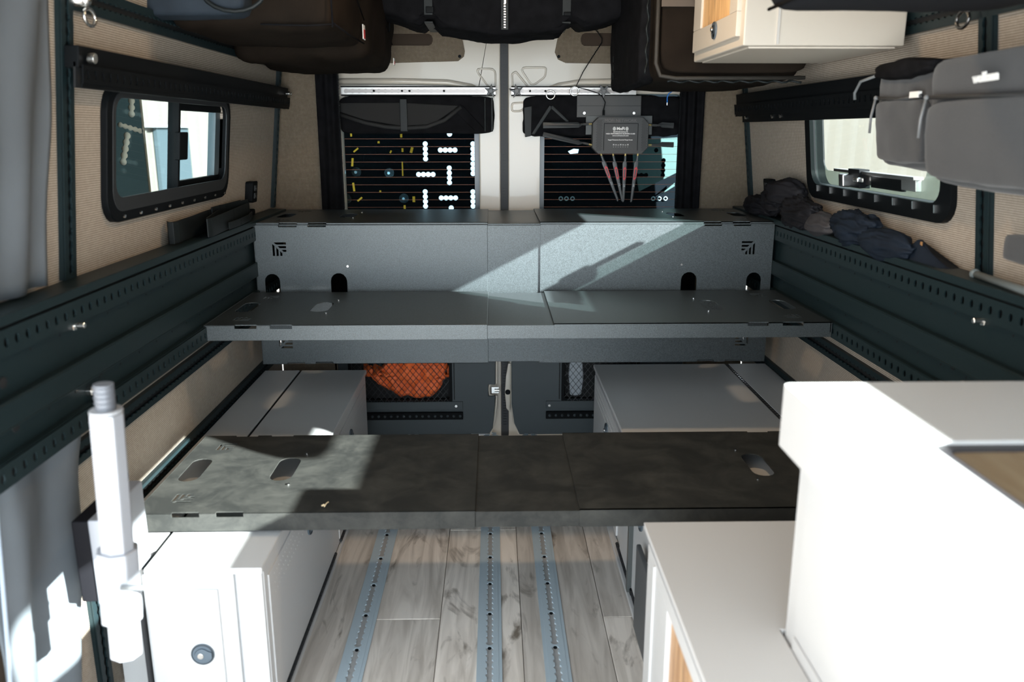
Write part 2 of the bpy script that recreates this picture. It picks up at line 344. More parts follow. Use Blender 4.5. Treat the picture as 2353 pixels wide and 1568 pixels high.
# side walls : lower + tilted upper
def XL(z): return -.885 if z < .95 else -.872+.115*(z-.95)
def XR(z): return 1.045 if z < .95 else 1.032-.125*(z-.95)
def wall(name, side, y0, y1, hole, label):
    b = B(); sx = -1 if side == 'L' else 1; X0 = XL if side == 'L' else XR
    # lower sheet
    if side == 'L': b.plate(rect(y0, y1, 0, .95), [], .03, (-.885, 0, 0), (0, 1, 0), (0, 0, 1)); b.v = [(x if x >= -.885 else x, y, z) for x, y, z in b.v]
    else: b.plate(rect(y0, y1, 0, .95), [], .03, (1.045, 0, 0), (0, 1, 0), (0, 0, 1))
    if side == 'L': b.v = [(x-.03, y, z) for x, y, z in b.v]
    k = len(b.v); b.plate(rect(y0, y1, .95, 1.62), hole, .03, (0, 0, 0), (0, 1, 0), (0, 0, 1))
    for i in range(k, len(b.v)):
        x, y, z = b.v[i]; b.v[i] = (X0(max(z, .9501))+(x-.03 if side == 'L' else x), y, z)
    # cove to the ceiling
    pr = [(X0(1.62), 1.62), (X0(1.62)-sx*.02, 1.72), (X0(1.62)-sx*.07, 1.82), (X0(1.62)-sx*.17, 1.9)]
    for (xa, za), (xb, zb) in zip(pr, pr[1:]):
        q = [(xa, y0, za), (xa, y1, za), (xb, y1, zb), (xb, y0, zb)]; q2 = [(x+sx*.03, y, z+.01) for x, y, z in q]
        b.hexa(q+q2 if side == 'R' else q2+q)
    return tag(b.obj(name, TAN), label, 'wall', kind='structure')
WLh = rrect(1.865, 2.655, 1.085, 1.350, .05); WRh = rrect(1.84, 2.62, 1.095, 1.355, .05)
wall('wall_left', 'L', 1.36, 3.34, [WLh], 'tan woven cloth side wall on the left around the sliding window')
W3h = rrect(-.10, 1.25, 1.135, 1.395, .06)
wall('wall_right', 'R', -.75, 3.34, [WRh, W3h], 'tan woven cloth side wall on the right behind clothes and bags')
tag(B().box(-.72, .87, -1.6, 3.5, 1.9, 1.94).obj('ceiling', mat('dark_headliner', (.10, .085, .07), .9)), 'tan lined van ceiling above the bags', 'ceiling', kind='structure')
# rear pillars either side of the doors
b = B(); b.plate([(-.885, 0), (-.66, 0), (-.655, 1.9), (-.72, 1.9), (-.80, 1.6), (-.872, .95)], [], .03, (0, 3.37, 0), (1, 0, 0), (0, 0, 1)); b.box(-.665, -.655, 3.34, 3.42, 0, 1.9)
b.plate([(.80, 0), (1.045, 0), (1.03, .95), (.95, 1.6), (.87, 1.9), (.795, 1.9)], [], .03, (0, 3.37, 0), (1, 0, 0), (0, 0, 1)); b.box(.795, .805, 3.34, 3.42, 0, 1.9)
b.box(-.72, .87, 3.34, 3.42, 1.86, 1.9)
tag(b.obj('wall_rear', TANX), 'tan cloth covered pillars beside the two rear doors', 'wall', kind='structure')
# ground and buildings outside
tag(B().box(-14, 14, -14, 14, -.62, -.6).obj('ground', CONC), 'pale concrete yard outside the van', 'ground', kind='structure')
def corrug(name, X, y0, y1, z0, z1, s, label):
    g = thing(name, label, 'building', (X, y0, z0)); b = B(); n = int((y1-y0)/.09); p = []
    for i in range(n+1):
        y = y0+(y1-y0)*i/n; k = i % 4; p.append((X+(0 if k in (0, 1) else s*.035), y))
    for (xa, ya), (xb, yb) in zip(p, p[1:]): b.add([(xa, ya, z0), (xb, yb, z0), (xb, yb, z1), (xa, ya, z1), (xa-s*.05, ya, z0), (xb-s*.05, yb, z0), (xb-s*.05, yb, z1), (xa-s*.05, ya, z1)], [(0, 1, 2, 3), (7, 6, 5, 4), (3, 2, 6, 7)])
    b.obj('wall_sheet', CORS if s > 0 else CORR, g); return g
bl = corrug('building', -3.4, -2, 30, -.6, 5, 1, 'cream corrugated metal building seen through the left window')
ca, cb = at(326, 286, X=-3.34), at(402, 293, X=-3.34)
B().box(-3.36, -3.30, ca.y, cb.y+.4, cb.z, ca.z).obj('canopy_edge', mat('white_band', (.25, .25, .25), .5), bl); B().box(-3.38, -3.345, ca.y+.35, cb.y+.4, -.4, cb.z).obj('roller_door', mat('dark_blue_grey_door', (.030, .042, .048), .6), bl)  # roller door is dark blue-grey
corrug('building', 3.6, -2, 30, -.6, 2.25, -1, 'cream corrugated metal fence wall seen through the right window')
# ------------------------------------------------------------------ rear doors
def rear_door(name, xa, xb, inner, label):
    """xa..xb extent; inner = side (+1/-1) on which the centre gap lies"""
    D = thing(name, label, 'door', (xa, 3.40, 0), kind='structure')
    gl = (-.60, -.056) if inner > 0 else (.188, .775)
    wy = (.90, 1.405)
    fr = B().plate([(xa, -.06), (xb, -.06), (xb, 1.86), (xa, 1.86)], [rrect(gl[0], gl[1], wy[0], wy[1], .05)], .05, (0, 3.45, 0), (1, 0, 0), (0, 0, 1))
    fr.obj('door_frame', VAN, D, bevel=.006)
    B().box(gl[0]-.01, gl[1]+.01, 3.456, 3.460, wy[0]-.01, wy[1]+.01).obj('window_pane', GLASSR, D)
    # raised rounded ribs pressed into the painted metal
    e = xb if inner > 0 else xa; s_ = inner
    b = B(); X = lambda d: e-s_*d
    def loop(pts, r=.004):
        pp = []
        n = len(pts)
        for i in range(n):
            a, c, d = Vector(pts[i-1]), Vector(pts[i]), Vector(pts[(i+1) % n]); l = min((a-c).length, (d-c).length)*.3
            p, q = c+(a-c).normalized()*l, c+(d-c).normalized()*l
            for t in (0, .33, .67, 1): pp.append((p*(1-t)+c*t)*(1-t)+(c*(1-t)+q*t)*t)
        b.tube([(X(p.x), 3.399, p.y) for p in pp], r, 6, True)
    if inner > 0: loop([(.10, 1.50), (.02, 1.50), (.02, 1.43), (.045, 1.43)])
    else: loop([(.045, 1.505), (.15, 1.505), (.145, 1.47), (.095, 1.435)]); loop([(.015, 1.48), (.03, 1.49), (.09, 1.42), (.02, 1.40)]); loop([(.015, 1.37), (.015, 1.34), (.05, 1.34), (.09, 1.375)])
    b.obj('pressed_rib', VAN, D, smooth=True)
    # shadow lip above the window
    b = B(); pts = [(gl[0]-.02, 1.452), (gl[0]+.25, 1.452), (gl[1]-.12, 1.448), (gl[1]-.03, 1.432), (gl[1]+.02, 1.41)] if inner > 0 else [(gl[1]+.02, 1.452), (gl[1]-.25, 1.452), (gl[0]+.16, 1.450), (gl[0]+.07, 1.436), (gl[0]-.0, 1.41)]
    b.tube([(x, 3.395, z) for x, z in pts], .012, 8); b.obj('window_lip', VAN, D, smooth=True)
    # upholstered pad with recessed grip slot
    if inner > 0: po = [(-.60, 1.515), (-.135, 1.528), (-.112, 1.545), (-.108, 1.565), (-.135, 1.70), (-.18, 1.80), (-.60, 1.80)]; hl = rrect(-.52, -.232, 1.585, 1.628, .018); sc = (-.128, 1.545)
    else: po = [(.79, 1.515), (.285, 1.522), (.255, 1.535), (.242, 1.562), (.262, 1.66), (.30, 1.80), (.79, 1.80)]; po = po[::-1]; hl = rrect(.343, .62, 1.585, 1.632, .018); sc = (.257, 1.545)
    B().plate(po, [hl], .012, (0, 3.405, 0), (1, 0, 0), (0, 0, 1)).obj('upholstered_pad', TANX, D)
    B().box(hl[0][0]-.5 if False else min(p[0] for p in hl)-.004, max(p[0] for p in hl)+.004, 3.399, 3.4005, 1.58, 1.636).obj('grip_recess', mat('brown_recess', (.035, .02, .01), .8), D)
    B().cyl((sc[0], 3.388, sc[1]), (sc[0], 3.395, sc[1]), .006).obj('screw', BLK, D)
    # defroster lines on the glass
    b = B(); z = .958
    while z < 1.26:
        b.box(gl[0], gl[1], 3.4545, 3.4555, z, z+.0011); z += .0305
    b.obj('defroster_line', HEAT, D, kind='stuff')
    b = B(); q = gl[1] if inner > 0 else gl[0]; b.box(q-.02 if inner > 0 else q, q if inner > 0 else q+.02, 3.452, 3.4555, .9, 1.4); b.obj('glass_border', mat('black_glass_border_'+name, (.10, .12, .14), .3), D)
    # lower moulded trim with netted pocket
    px = (-.60, -.19) if inner > 0 else (.295, .60)
    pk = rrect(px[0]+.0, px[1], .155, .62, .012)
    x0, x1 = (xa, .004) if inner > 0 else (.072, xb)
    out = ([(x0, .0), (x1-.03, .0), (x1-.012, .03), (x1-.004, .12), (x1, .175), (x1-.03, .175), (x1-.03, .225), (x1, .225), (x1, .90), (x0, .90)] if inner > 0 else
           [(x0+.035, .0), (x1, .0), (x1, .90), (x0, .90), (x0, .14), (x0+.012, .05)])
    T = B().plate(out, [pk], .02, (0, 3.36, 0), (1, 0, 0), (0, 0, 1)).obj('lower_trim', PLA, D, bevel=.002, seg=1)
    B().box(px[0]-.01, px[1]+.01, 3.393, 3.398, .14, .64).box(px[0]-.01, px[1]+.01, 3.36, 3.398, .13, .152).obj('pocket_back', HOLE, D)
    g = B(); gx = px[1]+.02 if inner > 0 else px[0]-.02
    g.box(gx-.002, gx+.002, 3.338, 3.341, .16, .6); g.obj('trim_groove', HOLE, D)
    fr2 = B(); fr2.plate(rrect(px[0]-.012, px[1]+.012, .143, .62, .014), [pk], .006, (0, 3.342, 0), (1, 0, 0), (0, 0, 1)); fr2.obj('pocket_rim', BLK, D)
    # net
    b = B(); zt, zb, s2 = .60, .150, .0155
    x = px[0]-.46
    while x < px[1]+.46:
        for sg in (1, -1):
            pts = []
            n = 24
            for i in range(n+1):
                z = zb+(zt-zb)*i/n; xx = x+sg*(z-zb)*.8
                if px[0] < xx < px[1]: pts.append((xx, 3.337-.006*math.sin(pi*min(1, (xx-px[0])/(px[1]-px[0]))), z))
                elif len(pts) > 1: b.tube(pts, .0012, 4); pts = []
                else: pts = []
            if len(pts) > 1: b.tube(pts, .0012, 4)
        x += s2*1.6
    b.obj('elastic_net', RUB, D, kind='stuff')
    # perforated bar and screw
    bx = (-.56, -.134) if inner > 0 else (.218, .62)
    B().box(bx[0], bx[1], 3.335, 3.342, .118, .152).obj('bracket_plate', PLA, D, bevel=.001, seg=1)
    bar = B().box(bx[0], bx[1], 3.322, 3.336, .076, .108).obj('perforated_bar', BLK, D, bevel=.002, seg=1)
    x = (bx[1]-.012) if inner > 0 else bx[0]+.016
    b = B()
    for i in range(24):
        xx = x-inner*i*.0265
        if bx[0] < xx < bx[1]: b.ball((xx, 3.323, .092), .0062, 8)
    b.obj('rivet_row', PLA, bar, kind='stuff')
    sx = -.163 if inner > 0 else .233
    B().cyl((sx, 3.330, .133), (sx, 3.336, .133), .006).obj('screw', STEEL, D, bevel=.001)
    # pale painted edge of the door around the trim
    if inner > 0: e = [(-.02, 3.352, .0), (.0, 3.352, .06), (.006, 3.352, .12), (.010, 3.352, .17), (-.020, 3.352, .176), (-.024, 3.352, .2), (-.020, 3.352, .222), (.010, 3.352, .228), (.012, 3.352, .9)]
    else: e = [(.105, 3.352, .0), (.085, 3.352, .05), (.075, 3.352, .12), (.070, 3.352, .16), (.068, 3.352, .9)]
    B().tube(e, .005, 8).obj('painted_edge', VAN, D, smooth=True)
    if inner > 0:
        B().box(-.012, .018, 3.345, 3.352, .186, .212).cyl((.0, 3.34, .199), (.02, 3.34, .199), .006).obj('latch_catch', STEEL, D)
        B().box(-.10, -.02, 3.335, 3.35, -.0, .006).obj('sill_bracket', WHT, D)
    else:
        q = B().plate([(.050, .12), (.066, .10), (.070, .32), (.058, .32), (.048, .26), (.044, .19)], [], .02, (0, 3.352, 0), (1, 0, 0), (0, 0, 1)); q.obj('striker_cover', VAN, D, bevel=.004)
        B().cyl((.056, 3.325, .195), (.056, 3.333, .195), .011).obj('rubber_stop', BLK, D, bevel=.002)
    return D
rear_door('door_1', -.655, .030, 1, 'left rear van door, cream painted metal with netted grey lower trim')
rear_door('door_2', .060, .795, -1, 'right rear van door, cream painted metal behind the router')
b = B(); b.box(.0305, .0595, 3.40, 3.43, -.05, 1.88); b.box(.022, .068, 3.452, 3.47, -.05, 1.88)
for i in range(150): b.box(.038, .052, 3.396, 3.401, .02+i*.0122, .027+i*.0122)
tag(b.obj('trim_1', RUB), 'ribbed black rubber seal between the two rear doors', 'seal', kind='structure')
# ------------------------------------------------------------------ side windows
def xw(side, z, off=0): return XL(z)+off if side == 'L' else XR(z)-off
def on_wall(b, side, base=0):
    """turn (depth, y, z) built at x=0 into wall space; positive depth points into the van"""
    b.v = [(xw(side, max(z, .951), x), y, z) for x, y, z in b.v]; return b
def frame_plate(b, out, holes, d0, t): return b.plate(out, holes, t, (d0, 0, 0), (0, 1, 0), (0, 0, 1))
W1 = thing('window_1', 'black framed sliding side window on the left with a square latch', 'window', (-.85, 2.26, 1.09), kind='structure')
b = B(); frame_plate(b, rrect(1.835, 2.685, 1.065, 1.365, .06), [rrect(1.862, 2.655, 1.112, 1.345, .04)], -.035, .05); on_wall(b, 'L').obj('window_frame', BLK, W1, bevel=.004)
b = B(); frame_plate(b, rrect(1.86, 2.665, 1.088, 1.35, .05), [rrect(1.875, 2.645, 1.120, 1.335, .035)], .012, .004); on_wall(b, 'L').obj('inner_frame', RUB, W1, bevel=.002)
on_wall(B().box(-.02, .010, 2.262, 2.272, 1.112, 1.345).box(-.02, .004, 2.280, 2.292, 1.112, 1.345), 'L').obj('meeting_stile', BLK, W1, bevel=.002)
on_wall(B().box(-.02, -.004, 2.292, 2.306, 1.112, 1.345).box(-.02, -.004, 2.30, 2.65, 1.112, 1.133).box(-.02, -.004, 2.30, 2.65, 1.318, 1.345), 'L').obj('sash', BLK, W1, bevel=.002)
on_wall(B().box(.004, .020, 2.245, 2.305, 1.190, 1.262), 'L').obj('latch', BLK, W1, bevel=.003)
on_wall(B().box(-.010, -.006, 1.88, 2.29, 1.11, 1.34), 'L').obj('pane', GLASS, W1); on_wall(B().box(-.018, -.014, 2.28, 2.65, 1.11, 1.34), 'L').obj('pane', GLASS, W1)
on_wall(B().box(-.030, -.008, 2.612, 2.66, 1.13, 1.322), 'L').obj('edge_seal', mat('grey_edge_seal', (.10, .13, .15), .4), W1)
b = B()
for i in range(9): y = 1.90+i*.09; b.cyl((.022, y, 1.078+0*.0), (.026, y, 1.078), .0035, 8)
on_wall(b, 'L').obj('frame_screw', STEEL, W1, kind='stuff')
W2 = thing('window_2', 'black framed hinged acrylic window on the right behind the hanging bags', 'window', (1.0, 2.2, 1.09), kind='structure')
b = B(); frame_plate(b, rrect(1.80, 2.655, 1.062, 1.37, .06), [rrect(1.845, 2.615, 1.105, 1.345, .045)], -.03, .045); on_wall(b, 'R').obj('window_frame', BLK, W2, bevel=.004)
on_wall(B().box(-.012, -.006, 1.82, 2.64, 1.08, 1.36), 'R').obj('acrylic_pane', ACRY, W2)
b = B(); frame_plate(b, rrect(1.85, 2.61, 1.108, 1.342, .04), [rrect(1.93, 2.55, 1.15, 1.338, .03)], -.004, .004); on_wall(b, 'R').obj('frosted_pane_border', glassm('frosted_border', (.62, .68, .66), .3, .3), W2)
on_wall(B().box(-.002, .022, 1.95, 2.42, 1.152, 1.160).box(-.002, .012, 1.96, 2.30, 1.125, 1.152), 'R').obj('stay_rail', ALU, W2, bevel=.001)
on_wall(B().box(0, .03, 2.23, 2.30, 1.115, 1.165), 'R').obj('catch_block', BLK, W2, bevel=.002)
on_wall(B().box(.02, .05, 2.29, 2.32, 1.115, 1.15).box(.02, .04, 2.22, 2.25, 1.13, 1.145), 'R').obj('catch_lever', STEEL, W2, bevel=.004)
on_wall(B().box(0, .012, 2.03, 2.20, 1.12, 1.15), 'R').obj('stay_box', BLK, W2, bevel=.001)
b = B()
for i in range(8): y = 1.86+i*.1; b.box(.015, .02, y, y+.004, 1.085, 1.103)
on_wall(b, 'R').obj('frame_clip', STEEL, W2, kind='stuff')
# ================================================================== LARGE THINGS
# bed deck panels (telescoping steel, three sheets each)
def emblem(cx, cy, sx, sy, s=.045):
    P = []
    for k in range(3):
        a = k*.0125; t = .0062
        P.append([(a+.0055+.0, a), (s, a), (s, a+t), (a+.0055+t, a+t)]); P.append([(a, a+.0055), (a+t, a+.0055+t), (a+t, s), (a, s)])
    out = []
    for p in P:
        q = [(cx+sx*x, cy-sy*y) for x, y in p]; out.append(q)
    return out
def capsule(cx, y0, y1, w_, n=7):
    r = w_/2; return [(cx+r*math.cos(pi+pi*i/n), y0+r+r*math.sin(pi+pi*i/n)) for i in range(n+1)]+[(cx+r*math.cos(pi*i/n), y1-r+r*math.sin(pi*i/n)) for i in range(n+1)]
def deck(label, o, v, mid, depth=.485, x0=-.803, x1=.952, mt=None, flange=.044, back=.03):
    mt = mt or POW; o = Vector(o); v = Vector(v); u = Vector((1, 0, 0)); nn = u.cross(v)
    T = thing('bed_deck', label, 'panel', (x0, o.y, o.z), 'steel bed deck panels spanning the side rails')
    def P(uu, vv, ww=0): return o+u*uu+v*vv+nn*ww
    def seg(nm, a, b_, holes, nl, lift, fl):
        iv = .004 if nm == 'middle_sheet' else 0
        out = [(a, iv)]
        for n0, n1 in nl: out += [(n0, 0), (n0, .007), (n1, .007), (n1, 0)]
        out += [(b_, iv), (b_, depth-iv)]
        for n0, n1 in reversed(nl): out += [(n1, depth), (n1, depth-.007), (n0, depth-.007), (n0, depth)]
        out += [(a, depth-iv)]
        b = B().plate(out, holes, .0025, o+nn*(lift-.0025), u, v)
        # near flange (hangs from the fold) with notches, far flange, end flange
        fo = [(a, 0)]
        for n0, n1 in nl: fo += [(n0, 0), (n0, .010), (n1, .010), (n1, 0)]
        fo += [(b_, 0), (b_, fl), (a, fl)]
        b.plate(fo, [], .0025, P(0, iv, lift), u, -nn); b.plate([(x, y*back/fl if y > .011 else y) for x, y in fo], [], .0025, P(0, depth-.0025-iv, lift), u, -nn)
        if nm == 'left_sheet': b.plate(rect(0, depth, 0, .03), [], .0025, P(a, 0, lift), v, -nn)
        if nm == 'right_sheet': b.plate(rect(0, depth, 0, .03), [], .0025, P(b_-.0025, 0, lift), v, -nn)
        return b.obj(nm, mt, T, bevel=.0012, seg=1)
    L, R = mid
    lh = [capsule(-.527, .175, .32, .054), capsule(-.752, .175, .318, .05)]+emblem(-.744, .425, 1, 1)+emblem(-.744, .058, 1, -1)
    rh = [capsule(.669, .175, .32, .054), capsule(.893, .175, .318, .05)]+emblem(.889, .425, -1, 1)+emblem(.889, .058, -1, -1)
    seg('left_sheet', x0, L, lh, [(-.72, -.66), (-.622, -.562)], 0, flange)
    seg('middle_sheet', L-.02, R+.02, [], [], -.0045, flange-.006)
    seg('right_sheet', R, x1, rh, [(.713, .772), (.812, .871)], .001, flange-.001)
    for x, y in ((-.495, .344), (-.497, .150), (.641, .346), (.641, .155)):
        B().cyl(P(x, y, 0), P(x, y, .003), .004, 8).obj('screw', STEEL, T)
    return T
deck('nearest and lowest black steel deck panel, dusty and sunlit at its left end', (0, 1.703, .44), (0, 1, 0), (-.045, .19), mt=DUST)
deck('middle height black steel deck panel lying flat in front of the upright panel', (0, 2.248, .742), (0, 1, 0), (-.019, .168))
deck('upright black steel panel standing on edge behind the middle deck panel', (0, 2.79, .476), (0, 0, 1), (-.021, .158), depth=.484, flange=.03)
deck('highest and furthest black steel deck panel just below the rear windows', (0, 2.80, .966), (0, 1, 0), (-.02, .158), flange=.012)
b = B().cyl((-.021, 1.747, .437), (-.021, 1.747, .443), .006, 8)
# side rails
def side_rail(side, y0, y1, label):
    s_ = 1 if side == 'L' else -1; X = -.80 if side == 'L' else .955; T = thing('bed_side_rail', label, 'rail', (X, y0, .70), 'bed side rails')
    x = lambda d: X-s_*d       # d measured away from the aisle, towards the wall
    def bx(b, d0, d1, z0, z1, ya=y0, yb=y1): a, c = sorted((x(d0), x(d1))); return b.box(a, c, ya, yb, z0, z1)
    b = B(); bx(b, .016, .019, .705, .955); bx(b, -.002, .001, .790, .832); bx(b, -.002, .017, .832, .835); bx(b, -.002, .017, .787, .790)
    b.obj('rail_sheet', RAIL, T, bevel=.001, seg=1)
    b = B(); bx(b, -.004, .062, .957, .975); bx(b, .055, .06, .70, .957); b.obj('top_lip', RAIL, T, bevel=.002)
    for nm, zc, hw in (('upper_perforated_strip', .930, .022), ('lower_perforated_strip', .717, .020)):
        b = B(); n = (1 if side == 'L' else -1)
        strip_holes(b, y1-y0, hw*2, .0255 if False else .032, lambda c: circ(c, 0, .0068, 10, .0085), .003, (X, y0, zc), (0, 1, 0), (0, 0, 1))
        b.obj(nm, RAIL, T)
        b = B(); bx(b, .010, .0125, zc-hw, zc+hw); b.obj('strip_shadow_gap', HOLE, T)
    b = B(); bx(b, 0, .016, .906, .908); bx(b, 0, .016, .738, .7395); b.obj('fold_line', RAIL, T)
    b = B(); i = 0
    yy = y0+.08
    while yy < y1-.05: b.cyl((x(.0155), yy, .893), (x(.017), yy, .893), .0028, 6); b.cyl((x(.0155), yy+.03, .772), (x(.017), yy+.03, .772), .0028, 6); yy += .1
    b.obj('pilot_hole', HOLE, T, kind='stuff')
    for (yy, zz) in ((1.565, .903), (1.60, .760)):
        bo = B().cyl((x(.016), yy, zz), (x(.004), yy, zz), .011, 6).cyl((x(.004), yy, zz), (x(-.014), yy, zz), .0055, 12).obj('bolt', STEEL, T, bevel=.001, seg=1)
    for (yy, zz) in ((1.33, .86), (1.30, .815), (1.60, .806), (1.66, .785), (1.345, .778)):
        B().cyl((x(.0155), yy, zz), (x(.014), yy, zz), .010, 12).obj('slot', HOLE, T)
    return T
side_rail('L', 1.245, 3.22, 'long black perforated bed rail on the left wall under the sliding window')
side_rail('R', 1.10, 3.30, 'long black perforated bed rail on the right wall in front of the crumpled jackets')
# slotted wall tracks
def track(label, p0, d, n_, L, w_, side, mt=RAIL, rings=()):
    """slotted track: start, direction, facing normal"""
    p0, d, n_ = Vector(p0), Vector(d).normalized(), Vector(n_).normalized(); e = n_.cross(d)
    T = thing('wall_track', label, 'track', tuple(p0), 'black slotted tie-down tracks on the walls')
    k = int((L-.02)/.0254); sc_ = scallop((.02, 0), (1, 0), k, r=.0092, neck=.0056)
    b = B().plate(rect(0, L, -w_/2, w_/2), [sc_], .004, p0+n_*.008, d, e)
    for s_ in (-1, 1): b.plate(rect(0, L, 0, .003), [], .010, p0+e*(s_*w_/2-(.003 if s_ > 0 else 0))-n_*.001, d, e)
    b.obj('slotted_face', mt, T)
    B().plate(rect(0, L, -w_/2+.003, w_/2-.003), [], .001, p0+n_*.001, d, e).obj('channel_floor', HOLE, T)
    return T
tl = (XL(1.5)-XL(.96))/.54
track('black slotted track standing upright near the left curtain', (XL(.975)+.001, 1.675, .975), (tl, 0, 1), (1, 0, -tl), .80, .045, 'L')
track('thin black slotted track upright at the far left corner of the van', (XL(.975)+.001, 3.285, .975), (tl, 0, 1), (1, 0, -tl), .8, .03, 'L')
tr = (XR(1.5)-XR(.96))/.54
track('black slotted track standing upright on the right wall behind the grey bags', (XR(.97)-.001, 1.685, .97), (tr, 0, 1), (-1, 0, tr), .8, .045, 'R')
track('thin black slotted track upright in the far right corner beside the socket', (XR(.97)-.001, 3.29, .97), (tr, 0, 1), (-1, 0, tr), .8, .03, 'R')
track('upper of two black slotted tracks along the left wall below the bed rail', (-.884, 1.50, .607), (0, 1, 0), (1, 0, 0), 1.84, .045, 'L')
track('lower black slotted track along the left wall just above the white cabinet', (-.884, 1.62, .392), (0, 1, 0), (1, 0, 0), 1.72, .045, 'L')
track('upper of two black slotted tracks along the right wall below the bed rail', (1.044, 1.3, .607), (0, 1, 0), (-1, 0, 0), 2.04, .045, 'R')
track('lower black slotted track along the right wall just above the long white cabinet', (1.044, 1.3, .40), (0, 1, 0), (-1, 0, 0), 2.04, .05, 'R')
track('short black slotted track upright at the bottom left beside the silver post', (-.884, 1.635, .02), (0, 0, 1), (1, 0, 0), .34, .045, 'L')
track('black slotted track high on the right wall beside the white wall cupboard', (XR(1.505)-.001, 1.2, 1.505), (0, 1, 0), (-1, 0, tr), 1.3, .05, 'R')
track('black slotted track high on the left wall partly behind the hanging bags', (XL(1.52)+.001, 1.68, 1.515), (0, 1, 0), (1, 0, -tl), 1.6, .05, 'L')
# bracket rails over the windows
def bracket_rail(label, side, y0, y1, z0, z1, steps):
    T = thing('bracket_rail', label, 'rail', (xw(side, z0), y0, z0), 'black perforated rails above the side windows')
    b = B().box(.012, .040, y0, y1, (z0+z1)/2-.002, z1); on_wall(b, side).obj('upper_angle', BLK, T, bevel=.002)
    b = B(); k = len(b.v); strip_holes(b, y1-y0, (z1-z0)*.44, .032, lambda c: circ(c, 0, .006, 8, .0095), .003, (.046, y0, z0+(z1-z0)*.32), (0, 1, 0), (0, 0, 1))
    b.box(.044, .047, y0, y1, z0, z0+(z1-z0)*.10)
    on_wall(b, side).obj('perforated_strip', RAIL if False else BLK, T)
    on_wall(B().box(.030, .034, y0, y1, z0, z1-.03), side).obj('backing', HOLE, T)
    return T
R1 = bracket_rail('black perforated rail on the left wall right above the sliding window', 'L', 1.66, 3.30, 1.345, 1.422, 0)
on_wall(B().cyl((.045, 3.25, 1.40), (.06, 3.25, 1.40), .008).cyl((.045, 3.28, 1.40), (.06, 3.28, 1.40), .006), 'L').obj('bolt', STEEL, R1, bevel=.001)
on_wall(B().cyl((.045, 1.69, 1.40), (.058, 1.69, 1.40), .010), 'L').obj('bolt', STEEL, R1, bevel=.001)
R2 = bracket_rail('black perforated rail on the right wall above the acrylic window', 'R', 1.93, 3.30, 1.318, 1.400, 0)
on_wall(B().box(.04, .044, 1.9, 3.22, 1.296, 1.345), 'R').obj('lower_angle', BLK, R2, bevel=.001)
for y in (2.78, 2.86, 3.16): on_wall(B().cyl((.044, y, 1.312), (.052, y, 1.312), .006, 8), 'R').obj('bolt', STEEL, R2)
# floor tracks
for i, (x, lab) in enumerate(((-.349, 'leftmost of the three aluminium slotted tracks sunk in the floor'), (-.016, 'middle one of the three aluminium slotted tracks in the floor'), (.1495, 'rightmost of the three aluminium slotted tracks sunk in the floor'))):
    T = thing('floor_track', lab, 'track', (x, -.3, 0), 'aluminium tie-down tracks in the floor'); n = 142
    b = B()
    for k in range(24):       # cells of six slots each
        y = -.3+k*.1524; b.plate(rect(0, .1524, -.0225, .0225), [scallop((.0127, 0), (1, 0), 6, r=.0098, neck=.0058, k=5)], .004, (x, y, .0045), (0, 1, 0), (1, 0, 0))
    b.v = [(X, Y, .0045+(.0045-Z)) if False else (X, Y, Z) for X, Y, Z in b.v]
    b.box(x-.031, x-.0225, -.3, 3.33, .0005, .0035); b.box(x+.0225, x+.031, -.3, 3.33, .0005, .0035)
    b.obj('slotted_rail', ALUF, T)
    B().box(x-.0225, x+.0225, -.3, 3.33, .0002, .0008).obj('slot_floor', mat('worn_slot_floor', (.42, .42, .42), .4, .2), T)
    for k in range(1, 16):
        y = .9+((k*.1524)); B().cyl((x, y+.012, .0008), (x, y+.012, .0038), .0048, 8).obj('screw', BLK, T)
# ------------------------------------------------------------------ cabinets
def latch(par, c, n_, u, v, r=.030, name='latch'):
    """round flush pull latch"""
    c, n_, u, v = map(Vector, (c, n_, u, v)); o = B().cyl(c, c+n_*.004, r, 28).obj(name, LAT, par, bevel=.001)
    pts = [(r*.62*math.cos(a), r*.62*math.sin(a)) for a in [math.radians(40+20*i) for i in range(15)]]+[(r*.85, -r*.25), (r*.85, r*.25)]
    B().plate(pts, [], .004, c+n_*.004, u, v).obj('pull_tab', LAT, o, bevel=.001)
    B().tube([c+n_*.004+(u*math.cos(2*pi*i/24)+v*math.sin(2*pi*i/24))*r*.93 for i in range(24)], r*.06, 6, True).tube([c+n_*.005+(u*math.cos(2*pi*i/24)+v*math.sin(2*pi*i/24))*r*.5-u*r*.1 for i in range(24)], r*.07, 6, True).obj('latch_ring', mat('dark_latch_ring', (.03, .04, .05), .4), o, smooth=True)
    B().cyl(c+n_*.006-u*r*.1, c+n_*.011-u*r*.1, r*.28, 16).obj('lock_barrel', STEEL, o, bevel=.001); return o
# left wheel cabinet
K = thing('storage_cabinet', 'low white cabinet along the left wall with a round latch on its near door', 'cabinet', (-.61, 2.3, 0))
B().box(-.74, -.487, 1.575, 3.0, .015, .372).box(-.86, -.735, 1.68, 3.0, .015, .380).obj('body', WHT, K, bevel=.002)
B().box(-.728, -.484, 1.555, 3.02, .372, .387).obj('top_panel', WHT, K, bevel=.003)
B().box(-.866, -.736, 1.64, 3.02, .377, .387).obj('filler_panel', WHT, K, bevel=.002)
B().box(-.737, -.727, 1.57, 3.02, .377, .383).obj('seam_strip', BLK, K)
B().box(-.738, -.548, 1.566, 1.576, .02, .370).obj('end_frame', WHT, K, bevel=.002); B().box(-.543, -.489, 1.566, 1.576, .02, .370).obj('corner_frame', WHT, K, bevel=.002)
dr = B().box(-.733, -.582, 1.560, 1.568, .03, .334).obj('door', WHT, K, bevel=.0025)
latch(dr, (-.625, 1.560, .183), (0, -1, 0), (1, 0, 0), (0, 0, 1), .0245)
